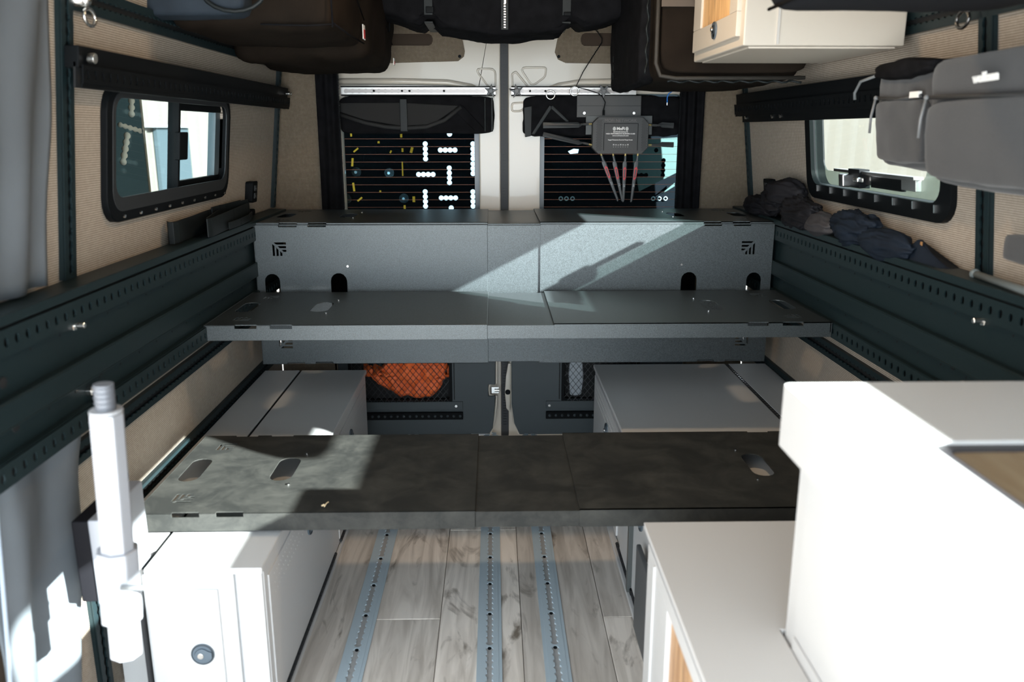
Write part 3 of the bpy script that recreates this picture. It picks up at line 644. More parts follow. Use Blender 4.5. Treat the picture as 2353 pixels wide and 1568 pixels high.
B().box(-.746, -.740, 1.555, 1.572, .02, .335).obj('door_seal', RUB, K)
for (ya, yb, yl) in ((1.60, 2.30, 1.98), (2.36, 2.97, 2.62)):
    d = B().box(-.488, -.484, ya, yb, .030, .345).obj('side_door', WHT, K, bevel=.0015)
    latch(d, (-.484, yl, .270), (1, 0, 0), (0, 1, 0), (0, 0, 1), .026)
    b = B()
    for r_ in range(3):
        for i in range(34): y = ya+.04+i*(yb-ya-.08)/33; b.box(-.4842, -.4836, y, y+.003, .325-r_*.022, .3275-r_*.022)
    b.obj('vent_dots', mat('vent_grey', (.45, .45, .45), .6), d, kind='stuff')
    b = B()
    for i in range(int((yb-ya)/.02)): b.cyl((-.483, ya+.02*i+.001, .024), (-.483, ya+.02*i+.018, .024), .005, 6)
    b.obj('piano_hinge', RUB, K, kind='stuff')
B().box(-.487, -.478, 1.56, 3.0, 0, .014).obj('toe_strip', WHT, K, bevel=.001)
# right wheel cabinet
K = thing('storage_cabinet', 'long low white cabinet along the right wall behind the deck panels', 'cabinet', (.7, 2.4, 0))
B().box(.385, 1.035, 1.53, 3.02, .015, .386).obj('body', WHT, K, bevel=.002)
B().box(.378, .882, 1.53, 3.03, .386, .400).obj('top_panel', WHT, K, bevel=.003); B().box(.896, 1.038, 1.56, 3.03, .386, .400).obj('filler_panel', WHT, K, bevel=.002)
B().box(.882, .896, 1.56, 3.03, .388, .3985).obj('seam_strip', RUB, K)
b = B()
for i in range(70): b.box(.886, .892, 1.6+i*.02, 1.607+i*.02, .3985, .3992)
b.obj('strip_slots', STEEL, K, kind='stuff')
for (ya, yb, yl) in ((1.60, 2.28, 1.95), (2.36, 2.98, 2.62)):
    d = B().box(.378, .385, ya, yb, .030, .372).obj('side_door', WHT, K, bevel=.0015); latch(d, (.378, yl, .285), (-1, 0, 0), (0, -1, 0), (0, 0, 1), .026)
    b = B()
    for r_ in range(3):
        for i in range(36): y = ya+.04+i*(yb-ya-.08)/35; b.box(.3776, .3782, y, y+.003, .345-r_*.022, .3475-r_*.022)
    b.obj('vent_dots', INK, d, kind='stuff')
b = B()
for i in range(44): b.cyl((.377, 1.60+.0165*i, .024), (.377, 1.60+.0165*i+.013, .024), .0055, 6)
b.obj('piano_hinge', RUB, K, kind='stuff'); B().box(.366, .385, 1.53, 3.0, 0, .014).obj('toe_strip', WHT, K, bevel=.001)
# near low cabinet with oak insets
K = thing('side_cabinet', 'low white cabinet with an oak door inset beside the floor, at the lower right', 'cabinet', (.45, 1.1, 0))
B().plate([(.312, .02), (.452, .02), (.452, 1.148), (.98, 1.148), (.98, 1.51), (.312, 1.51)], [], .485, (0, 0, 0), (1, 0, 0), (0, 1, 0)).obj('body', WHT, K, bevel=.002)
B().plate([(.300, .01), (.4512, .01), (.4512, 1.146), (.99, 1.146), (.99, 1.522), (.300, 1.522)], [], .014, (0, 0, .486), (1, 0, 0), (0, 1, 0)).obj('top_panel', WHT, K, bevel=.004)
d = B().plate(rect(.18, 1.47, .03, .478), [rect(.30, 1.285, .09, .455)], .010, (.312, 0, 0), (0, 1, 0), (0, 0, -1)); d.v = [(x if False else x, y, -z) for x, y, z in d.v]; d.v = [(.302+(.312-x if x > .312 else 0), y, z) for x, y, z in d.v] if False else d.v
b = B()
for q in (rect(.18, 1.47, .03, .09), rect(.18, 1.47, .447, .478), rect(.18, .30, .09, .447), rect(1.285, 1.47, .09, .447)): b.box(.301, .312, q[0][0], q[2][0], q[0][1], q[2][1])
b.obj('door_frame', WHT, K, bevel=.0015); B().box(.3105, .3135, .29, 1.29, .085, .455).obj('oak_inset', WOODI, K)
b = B().box(.297, .301, 1.395, 1.402, .03, .47).obj('frame_bead', WHT, K)
# galley unit
K = thing('galley_unit', 'tall white galley counter with an oak board inset in the right foreground', 'counter', (.8, .8, 0))
B().plate([(.455, .2), (1.0, .2), (1.0, 1.14), (.455, 1.14)], [], .80, (0, 0, .0), (1, 0, 0), (0, 1, 0)).obj('body', WHT, K, bevel=.004)
ot = rrect(.428, 1.0, .18, 1.172, .015); c0 = at(2128, 1016, Z=.9); 
B().plate(ot, [rrect(c0.x, .95, .42, c0.y, .02)], .095, (0, 0, .806), (1, 0, 0), (0, 1, 0)).obj('worktop', WHT, K, bevel=.010, seg=3)
B().plate(rrect(c0.x-.001, .951, .419, c0.y+.001, .02), [rrect(c0.x+.016, .935, .436, c0.y-.016, .015)], .012, (0, 0, .884), (1, 0, 0), (0, 1, 0)).obj('inset_rim', mat('dark_inset_rim', (.035, .033, .038), .5), K)
B().plate(rrect(c0.x+.017, .934, .437, c0.y-.017, .015), [], .013, (0, 0, .880), (1, 0, 0), (0, 1, 0)).obj('oak_board', WOODY, K, bevel=.002)
B().box(.4515, .455, .25, 1.10, .525, .79).obj('drawer_front', WHT, K, bevel=.0015); B().box(.4515, .455, .25, 1.10, .05, .519).obj('door', WHT, K, bevel=.0015)
# upper wall cupboard
K = thing('wall_cupboard', 'white wall cupboard with an oak door inset high on the right', 'cupboard', (.76, 2.2, 1.45))
B().box(.566, .935, 1.965, 2.44, 1.452, 1.86).obj('body', WHTWARM, K, bevel=.004)
B().box(.586, .925, 1.99, 2.42, 1.4485, 1.452).obj('base_panel', WHTWARM, K); B().box(.640, .646, 1.962, 1.966, 1.455, 1.86).obj('panel_joint', mat('joint_grey', (.5, .48, .45), .6), K)
b = B()
for q in (rect(1.995, 2.42, 1.475, 1.53), rect(1.995, 2.42, 1.80, 1.84), rect(1.995, 2.06, 1.53, 1.80), rect(2.34, 2.42, 1.53, 1.80)): b.box(.556, .568, q[0][0], q[2][0], q[0][1], q[2][1])
d = b.obj('door', WHTWARM, K, bevel=.002); B().box(.562, .565, 2.055, 2.345, 1.525, 1.805).obj('oak_inset', WOODU, d)
latch(d, tuple(at(1643, 70, X=.556)), (-1, 0, 0), (0, 0, -1), (0, 1, 0), .021)
# post and folded table panel beside the right cabinet
K = thing('support_post', 'dark square steel post under the lowest deck panel on the right', 'post', (.372, 1.86, 0))
p0 = at(1450, 1352, Z=.03)
B().box(p0.x-.012, p0.x+.008, p0.y, p0.y+.02, .016, .393).obj('tube', mat('grey_steel_tube', (.10, .11, .11), .35, .4), K, bevel=.002); B().box(p0.x-.004, p0.x+.012, p0.y-.012, p0.y+.028, .001, .03).obj('foot_bracket', BLK, K, bevel=.002)
q = [at(1467, 1243, X=.345), at(1486, 1300, X=.345), at(1486, 1452, X=.345), at(1453, 1352, X=.345)]
tag(B().box(.352, .364, 1.50, 1.87, .03, .265).obj('folded_table', mat('dark_grey_panel', (.07, .075, .08), .5), bevel=.004), 'dark grey folded panel leaning against the right cabinet behind the post', 'table')
# silver table leg on its wall mount
K = thing('table_leg', 'silver octagonal table leg post standing in a wall clamp at the lower left', 'table leg', (-.597, 1.2, .44))
B().cyl((-.605, 1.2, .435), (-.588, 1.2, .852), .0255, 8).obj('post', LEG, K, bevel=.002)
B().cyl((-.588, 1.2, .852), (-.588, 1.2, .857), .024, 20).obj('collar', mat('grey_collar', (.3, .31, .33), .4), K)
b = B().cyl((-.588, 1.2, .857), (-.587, 1.2, .897), .0145, 24)
for i in range(5): b.tube([(-.588+.0147*math.cos(2*pi*k/20), 1.2+.0147*math.sin(2*pi*k/20), .861+i*.008) for k in range(20)], .001, 5, True)
b.obj('threaded_pin', mat('grey_pin', (.12, .13, .15), .45, .2), K, smooth=False)
B().cyl((-.604, 1.2, .50), (-.598, 1.2, .625), .0325, 8).obj('clamp_sleeve', LEG, K, bevel=.003)
B().tube([(-.585, 1.172, .572), (-.555, 1.168, .575), (-.53, 1.166, .575), (-.515, 1.166, .571)], .005, 10).ball((-.513, 1.166, .571), .0075, 8).obj('clamp_lever', mat('satin_lever', (.22, .24, .25), .3, .5), K, smooth=True)
K = thing('wall_mount', 'black and silver wall mount block holding the table leg on the left wall', 'bracket', (-.8, 1.5, .3))
wa, wb, wc = at(172, 1200, Y=1.42), at(214, 1385, Y=1.42), at(250, 1385, Y=1.42); wa.x = at(174, 1290, Y=1.42).x; wb.x = at(214, 1290, Y=1.42).x; wc.x = at(248, 1290, Y=1.42).x
B().box(wa.x, wb.x, 1.42, 1.60, wb.z, wa.z).obj('rubber_block', mat('black_mount', (.008, .008, .010), .6, spec=.08), K, bevel=.004)
B().box(wb.x, wc.x, 1.416, 1.60, wb.z-.004, wa.z+.004).obj('clamp_plate', LEG, K, bevel=.004); B().cyl((wc.x-.006, 1.46, .53), (-.622, 1.225, .56), .020, 12).obj('arm', LEG, K, bevel=.003)
# window 3: over the galley, out of view, the sun comes in through it
W3 = thing('window_3', 'black framed window over the galley on the right, outside the frame', 'window', (1.0, .5, 1.1), kind='structure')
b = B(); frame_plate(b, rrect(-.14, 1.29, 1.06, 1.425, .08), [W3h], -.03, .04); on_wall(b, 'R').obj('window_frame', BLK, W3, bevel=.004)
on_wall(B().box(-.012, -.008, -.12, 1.27, 1.08, 1.40), 'R').obj('acrylic_pane', ACRY, W3)
# ================================================================== SOFT GOODS
# left overhead bags
T = thing('hanging_bag', 'dark brown soft bag with blue-grey end pocket hung high on the left', 'bag', (-.58, 2.4, 1.5), 'soft bags hung under the ceiling')
soft('bag_body', -.79, -.388, 2.14, 2.655, 1.505, 1.86, BROWN, T, n=20, bulge=.014, wr=.008, ws=6, r=.035, seed=1)
soft('end_pocket', -.86, -.58, 2.075, 2.17, 1.528, 1.80, BLUEB, T, n=14, bulge=.01, wr=.006, ws=9, r=.035, seed=4)
B().tube([(-.60+.075*math.cos(a), 2.068, 1.585+.05*math.sin(a)) for a in [pi+pi*i/10 for i in range(11)]], .005, 8).obj('grab_handle', STRAP, T, smooth=True)
B().tube([(-.388, 2.16, 1.52), (-.384, 2.4, 1.515), (-.387, 2.64, 1.52)], .0025, 6).tube([(-.56, 2.138, 1.515), (-.45, 2.135, 1.512), (-.39, 2.15, 1.517)], .0025, 6).tube([(-.389, 2.15, 1.51), (-.39, 2.145, 1.68), (-.395, 2.15, 1.84)], .0025, 6).tube([(-.380, 2.25, 1.70), (-.378, 2.45, 1.63), (-.382, 2.63, 1.585)], .002, 6).obj('seam_piping', BFAB, T, smooth=True)
g = B().box(-.3835, -.3805, 2.595, 2.635, 1.528, 1.570).obj('logo_tag', INK, T, bevel=.001); B().box(-.3815, -.3795, 2.601, 2.629, 1.531, 1.556).obj('tag_emblem', RED, g)
T = thing('hanging_bag', 'brown soft bag furthest back on the left, half hidden by the bag before it', 'bag', (-.56, 2.95, 1.47), 'soft bags hung under the ceiling')
soft('bag_body', -.80, -.372, 2.68, 3.27, 1.475, 1.86, BROWN, T, n=20, bulge=.016, wr=.014, ws=7, r=.035, seed=5)
B().tube([(-.372, 2.7, 1.68), (-.362, 2.95, 1.63), (-.372, 3.25, 1.575)], .0022, 6).tube([(-.366, 3.06, 1.84), (-.355, 3.06, 1.68), (-.358, 3.06, 1.60)], .003, 6).obj('seam_piping', BFAB, T, smooth=True)
g = B().box(-.367, -.363, 3.215, 3.245, 1.50, 1.525).obj('logo_tag', INK, T, bevel=.001); B().box(-.3655, -.362, 3.22, 3.24, 1.503, 1.515).obj('tag_emblem', RED, g)
# roof bag across the rear doors
T = thing('roof_bag', 'long black zipped bag slung across the ceiling above the rear doors', 'bag', (.05, 3.0, 1.6))
def sag(w3):
    x = w3.x; t = (x-.05)
    k = .55 if w3.z < 1.72 else .15
    w3.z += k*(.30*t*t*1.0)*2.2+(.022 if abs(abs(t+.02)-.235) < .03 else 0)*(1 if w3.z < 1.75 else 0)
    return w3
soft('bag_body', -.46, .50, 2.88, 3.14, 1.575, 1.86, BFAB, T, n=40, bulge=.012, wr=.016, ws=9, r=.10, seed=9, tilt=sag)
for x in (-.208, .242): B().box(x-.014, x+.014, 2.868, 2.872, 1.63, 1.86).box(x-.014, x+.014, 2.87, 3.14, 1.606, 1.611).obj('strap', STRAP, T, bevel=.001)
B().box(-.216, -.190, 2.862, 2.868, 1.635, 1.655).box(.232, .256, 2.862, 2.868, 1.628, 1.640).obj('strap_buckle', BLK, T, bevel=.002)
z = B().box(.028, .052, 2.866, 2.871, 1.585, 1.80)
z.obj('zip_tape', STRAP, T, bevel=.001); b = B()
for i in range(22): b.box(.037, .043, 2.862, 2.867, 1.59+.008*i, 1.594+.008*i)
b.obj('zip_teeth', STEEL, T, kind='stuff'); B().box(.037, .045, 2.856, 2.862, 1.665, 1.70).obj('zip_pull', ALU, T, bevel=.001)
# right rear overhead bag
T = thing('hanging_bag', 'large boxy brown bag with zips hung at the rear right behind the white cupboard', 'bag', (.7, 2.9, 1.4), 'soft bags hung under the ceiling')
soft('bag_body', .452, .90, 2.47, 3.20, 1.405, 1.86, BROWN, T, n=22, bulge=.012, wr=.006, ws=7, r=.035, seed=12)
soft('front_panel', .475, .90, 2.452, 2.49, 1.425, 1.83, BROWN, T, n=14, bulge=.006, wr=.003, ws=6, r=.03, seed=2)
soft('aisle_pocket', .425, .48, 2.53, 3.16, 1.40, 1.80, BFAB, T, n=18, bulge=.010, wr=.006, ws=12, r=.035, seed=15)
b = B(); b.tube([(.462, 2.452, 1.82), (.462, 2.452, 1.45), (.475, 2.452, 1.417), (.52, 2.452, 1.410), (.89, 2.452, 1.412)], .006, 8); b.obj('edge_piping', mat('dark_piping', (.025, .022, .018), .7), T, smooth=True)
b = B(); pts = [(.438+.004*math.sin(i*1.3), 2.475+.007*math.sin(i*1.3), 1.82-.012*i) for i in range(34)]; b.tube(pts, .0032, 6)
pts = [(.50+.011*i, 2.468+.006*math.sin(i*1.4), 1.402+.003*math.sin(i*1.4)) for i in range(36)]; b.tube(pts, .0032, 6); b.obj('zip_edge', STRAP, T, smooth=True)
B().box(.47, .60, 2.446, 2.45, 1.60, 1.80).obj('mesh_flap', mat('taupe_flap', (.09, .07, .055), .8), T, bevel=.001)
b = B()
for i in range(5): b.tube([(.424, 3.0, 1.44+i*.028+.009*math.cos(a)) if False else (.420, 3.02+.006*math.sin(a), 1.45+i*.028+.010*math.cos(a)) for a in [2*pi*k/10 for k in range(10)]], .0014, 5, True)
b.obj('lacing_loop', STRAP, T, kind='stuff')
# dark bag overhead at the upper right
T = thing('hanging_bag', 'blurred dark grey bag edge at the very top right in front of the cupboard', 'bag', (.8, 1.4, 1.5), 'soft bags hung under the ceiling')
c = at(1745, 32, Y=1.60); soft('bag_body', c.x, .93, 1.18, 1.60, c.z-.002, 1.84, mat('dark_bag_cloth', (.014, .015, .018), .8, spec=.1), T, n=16, bulge=.004, wr=.004, ws=6, r=.02, seed=3)
B().tube([(c.x+.01, 1.20, c.z+.005), (c.x+.006, 1.4, c.z+.003), (c.x+.01, 1.58, c.z+.005)], .003, 6).obj('seam_piping', BFAB, T, smooth=True)
# grey hanging pouches near right
def pouch(label, y0, y1, z0, z1, xi, seed):
    T = thing('hanging_pouch', label, 'bag', (.9, (y0+y1)/2, z0), 'charcoal pouches hung on the right rail')
    def lean(w3): w3.x -= .12*(w3.z-1.15)-.02; return w3
    soft('pouch_body', xi, .945, y0, y1, z0, z1, GBAG, T, n=20, bulge=.010, wr=.006, ws=8, r=.035, seed=seed, tilt=lean)
    f = lambda z: xi-.12*(z-1.15)+.02-.007
    zz = z0+(z1-z0)*.66
    soft('front_pocket', xi-.022, xi+.02, y0+.02, y1-.03, z0+.012, zz, GBAG, T, n=14, bulge=.008, wr=.006, ws=10, r=.035, seed=seed+3, tilt=lean)
    B().tube([(f(zz+.012)-.006, y0+.03, zz+.008), (f(zz+.012)-.008, (y0+y1)/2, zz+.003), (f(zz+.012)-.006, y1-.03, zz+.010)], .004, 8).obj('zip', mat('zip_grey', (.045, .047, .05), .5), T, smooth=True)
    B().tube([(f(zz)-.014, y1-.035, zz+.010), (f(zz)-.020, y1-.034, zz-.03), (f(zz)-.018, y1-.03, zz-.065)], .003, 8).ball((f(zz)-.014, y1-.035, zz+.010), .005, 8).obj('zip_pull', mat('pull_grey', (.16, .165, .17), .5), T, smooth=True)
    return T, f
T, f = pouch('small charcoal zipped pouch hanging over the right window, the further of two', 1.665, 1.92, 1.19, 1.395, .868, 21)
B().box(f(1.335)-.012, f(1.335)-.004, 1.70, 1.735, 1.330, 1.342).obj('brand_patch', INK, T)
B().tube([(.86, 1.925, 1.385), (.845, 1.97, 1.375), (.84, 1.985, 1.350), (.842, 1.985, 1.335)], .0035, 8).obj('cord_loop', mat('pull_grey2', (.12, .13, .135), .5), T, smooth=True)
soft('top_flap', .84, .95, 1.66, 1.91, 1.375, 1.405, BFAB, T, n=10, bulge=.006, wr=.008, ws=14, r=.035, seed=31)
T, f = pouch('large charcoal zipped pouch hanging nearest the camera on the right rail', .95, 1.655, 1.165, 1.395, .845, 24)
c = at(2280, 177, X=.825); text('wolfman', .021, (f(1.37)-.018, c.y, c.z), (0, -1, .03), (-.12, 0, 1), INK, 'brand_lettering', T, .001, bold=.0008)
# ------------------------------------------------------------------ curtains
tag(cloth('hanging_curtain', (-.775, 1.30, 1.62), (-.785, 1.645, 1.62), (-.845, 1.28, .98), (-.848, 1.565, .98), GFAB, nu=50, nv=24, amp=.010, folds=2.2, seed=1), 'grey cloth curtain hanging at the far left above the bed rail', 'curtain')
cu = cloth('hanging_curtain', (-.835, 1.285, .70), (-.835, 1.60, .70), (-.85, 1.235, .12), (-.855, 1.50, .12), GFAB, nu=50, nv=40, amp=.014, folds=1.6, seed=2.4); tag(cu, 'grey cloth flap hanging at the lower left below the bed rail, sunlit at its foot', 'curtain')
b = B().tube([(-.828, 1.285, .70), (-.835, 1.26, .4), (-.845, 1.235, .12)], .004, 8); b.obj('hem_binding', mat('hem_blue_grey', (.32, .38, .46), .7), cu, smooth=True)
tag(B().box(-.93, -.90, 1.15, 1.37, 0, 1.0).obj('door_pillar_trim', weave('brown_woven_cloth', (.08, .06, .045), (.26, .19, .14)), bevel=.004), 'brown cloth covered door pillar at the lower left corner behind the flap', 'pillar trim')
for (xa, xb, sd, lab) in ((-.678, -.590, 1, 'black curtain hanging at the left edge of the rear doors'), (.725, .822, -1, 'black curtain gathered at the right edge of the rear doors')):
    cu = cloth('rear_curtain', (xa, 3.325, 1.60), (xb, 3.325, 1.60), (xa, 3.325, .60), (xb, 3.325, .60), BFAB, nu=40, nv=30, amp=.007, folds=2.0 if sd > 0 else 2.8, seed=sd*1.7, nd=(0, -1, 0)); tag(cu, lab, 'curtain')
    x = xb if sd > 0 else xa; b = B()
    for i in range(120): b.box(x-.003, x+.003, 3.308, 3.318, .97+i*.0052, .9728+i*.0052)
    b.obj('zip_teeth', BLK, cu, kind='stuff')
# rolled window shades
T = thing('window_shade', 'folded black fabric shade across the top of the left rear window', 'window shade', (-.3, 3.39, 1.25))
soft('folded_fabric', -.598, .003, 3.366, 3.395, 1.256, 1.395, BFAB, T, n=26, bulge=.003, wr=.006, ws=9, r=.01, seed=2)
B().tube([(-.595, 3.362, 1.325), (-.50, 3.356, 1.295), (-.42, 3.354, 1.280), (-.34, 3.354, 1.275), (-.26, 3.355, 1.28), (-.19, 3.356, 1.305), (-.125, 3.358, 1.355)], .008, 8).obj('shade_piping', mat('charcoal_piping', (.014, .014, .014), .8), T, smooth=True)
b = B(); b.plate([(-.595, 1.37), (-.595, 1.335), (-.50, 1.305), (-.36, 1.283), (-.24, 1.288), (-.13, 1.36), (-.36, 1.372)], [], .006, (0, 3.364, 0), (1, 0, 0), (0, 0, 1)); b.obj('rolled_flap', mat('dark_flap_fabric', (.010, .010, .010), .85, 0, .5, 300), T, bevel=.003)
b = B(); b.plate([(-.13, 1.365), (-.115, 1.358), (-.03, 1.268), (-.045, 1.262), (-.075, 1.268), (-.155, 1.345)], [], .006, (0, 3.362, 0), (1, 0, 0), (0, 0, 1)); b.obj('corner_fold', BFAB, T, bevel=.003)
B().box(-.362, -.334, 3.346, 3.352, 1.262, 1.385).obj('retaining_strap', STRAP, T, bevel=.002); B().box(-.008, .0, 3.352, 3.366, 1.262, 1.39).box(-.034, -.028, 3.355, 3.366, 1.262, 1.39).obj('edge_binding', STRAP, T, bevel=.002)
T = thing('window_shade', 'crumpled black fabric shade bunched behind the router on the right rear window', 'window shade', (.45, 3.39, 1.24))
soft('folded_fabric', .120, .74, 3.366, 3.395, 1.245, 1.395, BFAB, T, n=30, bulge=.004, wr=.012, ws=16, r=.01, seed=8)
B().plate([(.122, 1.355), (.152, 1.360), (.150, 1.245), (.126, 1.240)], [], .010, (0, 3.364, 0), (1, 0, 0), (0, 0, 1)).obj('edge_binding', STRAP, T, bevel=.003)
B().plate([(.15, 1.25), (.165, 1.25), (.235, 1.355), (.222, 1.362)], [], .007, (0, 3.362, 0), (1, 0, 0), (0, 0, 1)).plate([(.222, 1.355), (.232, 1.362), (.30, 1.30), (.292, 1.294)], [], .007, (0, 3.362, 0), (1, 0, 0), (0, 0, 1)).obj('fabric_fold', STRAP, T, bevel=.003)
# ------------------------------------------------------------------ rear door rails, knobs and rings
def star_knob(par, x, z, rot=0, y=3.345):
    pts = []
    for i in range(20):
        a = 2*pi*i/20+rot; k = i % 4; r = (.029, .015, .0115, .015)[k] if True else 0; pts.append((x+r*math.cos(a), z+r*math.sin(a)))
    o = B().plate(pts, [], .012, (0, y, 0), (1, 0, 0), (0, 0, 1)).obj('star_knob', mat('knob_grey', (.11, .115, .12), .45), par, bevel=.003)
    B().cyl((x, y-.012, z), (x, y-.018, z), .009, 16).obj('knob_cap', o.data.materials[0], o, bevel=.002)
def ring(par, c, r, tw=0.0, rr=.0027, nm='ring'):
    B().tube([(c[0]+r*math.cos(2*pi*i/24), c[1]-.004+tw*math.sin(2*pi*i/24), c[2]+r*math.sin(2*pi*i/24)) for i in range(24)], rr, 8, True).obj(nm, STEEL, par, smooth=True)
def silver_rail(xa, xb, lab):
    T = thing('door_rail', lab, 'rail', (xa, 3.37, 1.41), 'silver slotted rails over the rear windows'); L = xb-xa; n = int((L-.03)/.0254)
    B().plate(rect(0, L, -.013, .013), [scallop((.02, 0), (1, 0), n, r=.0088, neck=.0066)], .006, (xa, 3.366, 1.415), (1, 0, 0), (0, 0, 1)).obj('slotted_face', ALU, T)
    B().box(xa, xb, 3.3665, 3.372, 1.402, 1.428).obj('rail_floor', mat('satin_rail_floor', (.34, .32, .31), .35, .5), T)
    B().box(xa, xb, 3.362, 3.385, 1.429, 1.433).box(xa, xb, 3.362, 3.385, 1.397, 1.401).obj('rail_edge', BLK, T)
    return T
T = silver_rail(-.590, .010, 'silver slotted rail above the left rear window with one star knob')
for x in (-.462, -.353, -.324, -.19): B().cyl((x, 3.357, 1.415), (x, 3.366, 1.415), .004, 10).obj('screw', BLK, T)
star_knob(T, -.008, 1.414, .2)
T = silver_rail(.072, .56, 'silver slotted rail above the right rear window with two star knobs and rings')
for x in (.145, .205, .49): B().cyl((x, 3.357, 1.415), (x, 3.366, 1.415), .004, 10).obj('screw', BLK, T)
star_knob(T, .092, 1.414, .5); star_knob(T, .430, 1.414, .9)
c = at(1265, 218, Y=3.35); ring(T, (c.x, 3.35, c.z), .0165); c = at(1320, 210, Y=3.35); ring(T, (c.x, 3.35, c.z), .0165)
c = at(1138, 83, Y=3.39); K = thing('tie_down_ring', 'steel tie-down ring on a black plate above the middle of the doors', 'ring', tuple(c)); B().box(c.x-.028, c.x+.002, 3.385, 3.395, c.z-.004, c.z+.03).obj('ring_plate', BLK, K, bevel=.002); ring(K, (c.x, 3.38, c.z), .016)
c = at(1187, 80, Y=3.39); tag(B().box(c.x-.012, c.x+.022, 3.385, 3.398, c.z-.004, c.z+.03).obj('keeper_plate', BLK, bevel=.002), 'small black plate right of the door seal under the roof bag', 'plate')
# D rings on the side walls
for (px, py, X, lab) in ((206, 40, -.775, 'shiny ring on the left wall track at the upper left corner'), (2212, 45, .925, 'dark ring on the right wall track beside the white cupboard')):
    c = at(px, py, X=X); K = thing('tie_down_ring', lab, 'ring', tuple(c)); B().tube([(c.x, c.y+.022*math.cos(2*pi*i/24), c.z+.016*math.sin(2*pi*i/24)) for i in range(24)], .0035, 8, True).obj('ring', STEEL if X < 0 else mat('dark_ring', (.15, .15, .15), .3, 1), K, smooth=True)
    B().cyl((c.x, c.y-.01, c.z+.03), (c.x-(.04 if X < 0 else -.03), c.y-.01, c.z+.03), .012, 12).ball((c.x, c.y-.01, c.z+.03), .012, 8).obj('stud', STEEL, K, smooth=True)
# ------------------------------------------------------------------ router
T = thing('router_bracket', 'grey folded metal bracket screwed over the right rear window holding the router', 'bracket', (.45, 3.34, 1.32))
B().box(.328, .580, 3.352, 3.356, 1.316, 1.398).box(.328, .580, 3.349, 3.353, 1.316, 1.360).obj('bracket_plate', mat('bracket_grey', (.036, .037, .037), .5), T, bevel=.001)
B().box(.364, .625, 3.346, 3.349, 1.250, 1.322).obj('router_cradle', mat('cradle_grey', (.05, .056, .056), .45), T, bevel=.001)
for x in (.357, .552): B().cyl((x, 3.343, 1.332), (x, 3.349, 1.332), .006, 12).obj('screw', STEEL, T, bevel=.001)
T = thing('router', 'grey octagonal wireless router with white lettering hung before the right rear window', 'router', (.49, 3.32, 1.18)); Y = 3.305
cx0, cx1, cz0, cz1, ch = .386, .605, 1.178, 1.316, .022
B().plate([(cx0+ch, cz0), (cx1-ch, cz0), (cx1, cz0+ch), (cx1, cz1-ch), (cx1-ch, cz1), (cx0+ch, cz1), (cx0, cz1-ch), (cx0, cz0+ch)], [], .036, (0, Y+.036, 0), (1, 0, 0), (0, 0, 1)).obj('housing', RTR, T, bevel=.003)
b = B()
for (xa, xb, za, zb) in ((.430, .432, 1.19, 1.292), (.562, .564, 1.19, 1.292), (.430, .564, 1.291, 1.293)): b.box(xa, xb, Y-.0015, Y+.001, za, zb)
b.obj('face_recess', BLK, T)
b = B()
for i in range(24):
    for k in range(4):
        for x0 in (.402, .578): x = x0+k*.0052+(i % 2)*.0026; b.box(x, x+.0024, Y-.0006, Y+.0002, 1.190+i*.0049, 1.1922+i*.0049)
b.obj('vent_dots', HOLE, T, kind='stuff')
u_, v_ = (1, 0, 0), (0, 0, 1)
text('MOFI NETWORK', .0165, (.495, Y-.0004, 1.303), u_, v_, INKG, 'embossed_lettering', T)
text('MoFi', .0155, (.4955, Y-.0003, 1.2725), u_, v_, INK, 'logo_lettering', T, bold=.0005)
b = B()
for s_ in (-1, 1): b.plate(circ(.4955+s_*.0245, 1.2725, .0062, 16, .0075), [], .0006, (0, Y, 0), u_, v_)
b.obj('logo_emblem', mat('pale_grey_ink', (.5, .5, .49), .6), T)
for t_, sz, z_ in (('MOFI5500-5GXeLTE', .0066, 1.2605), ('HIGH PERFORMANCE BUSINESS CLASS', .0066, 1.2535), ('www.mofinetwork.com', .0066, 1.2465), ('Rugged Enterprise Extended Range Router', .0056, 1.2305)): text(t_, sz, (.4955, Y-.0003, z_), u_, v_, INK, 'lettering', T, bold=.00012)
b = B()
for i in range(7): b.box(.467+i*.0093, .4725+i*.0093, Y-.0005, Y, 1.210, 1.2145-(i % 3)*.001); b.box(.468+i*.0093, .4705+i*.0093, Y-.0005, Y, 1.203, 1.2045)
b.obj('status_icons', mat('pale_grey_ink2', (.45, .45, .44), .6), T)
def paddle(b0, tip, w_, lab=None, red=True):
    b0, tip = Vector(b0), Vector(tip); d = (tip-b0).normalized(); n = Vector((0, -1, 0)); e = d.cross(n); L = (tip-b0).length
    A = thing if False else None
    a = B().cyl(b0, b0+d*.012, .0038, 10).obj('antenna_connector', BRASS, T)
    an = B().cyl(b0+d*.010, b0+d*.034, .0046, 10); an.plate([(.030, -.005), (.042, -w_), (L-.01, -w_*.65), (L, -w_*.2), (L, w_*.3), (.042, w_), (.030, .005)], [], .007, b0-n*.003, d, e)
    an = an.obj('antenna', ANT, T, bevel=.0015)
    if red:
        B().plate([(.052, -w_*.1), (.062, -w_*.75), (.096, -w_*.6), (.106, w_*.1), (.098, w_*.55), (.060, w_*.65)], [[(.062, -w_*.4), (.095, -w_*.3), (.095, w_*.25), (.064, w_*.3)][::-1]], .0012, b0+n*.0042, d, e).obj('red_inset', RED, an)
        text('5G', .010, b0+d*.125+n*.0048, d if d.z > 0 else -d, e if d.z > 0 else -e, mat('faded_ink', (.42, .45, .47), .6), 'antenna_mark', an)
for (bx, tx, ty) in ((1380, 1420, 463), (1408, 1430, 463), (1437, 1432, 465), (1466, 1450, 465)):
    p = at(bx, 352, Y=3.318); q = at(tx, ty, Y=3.318); paddle(p, q, .0085)
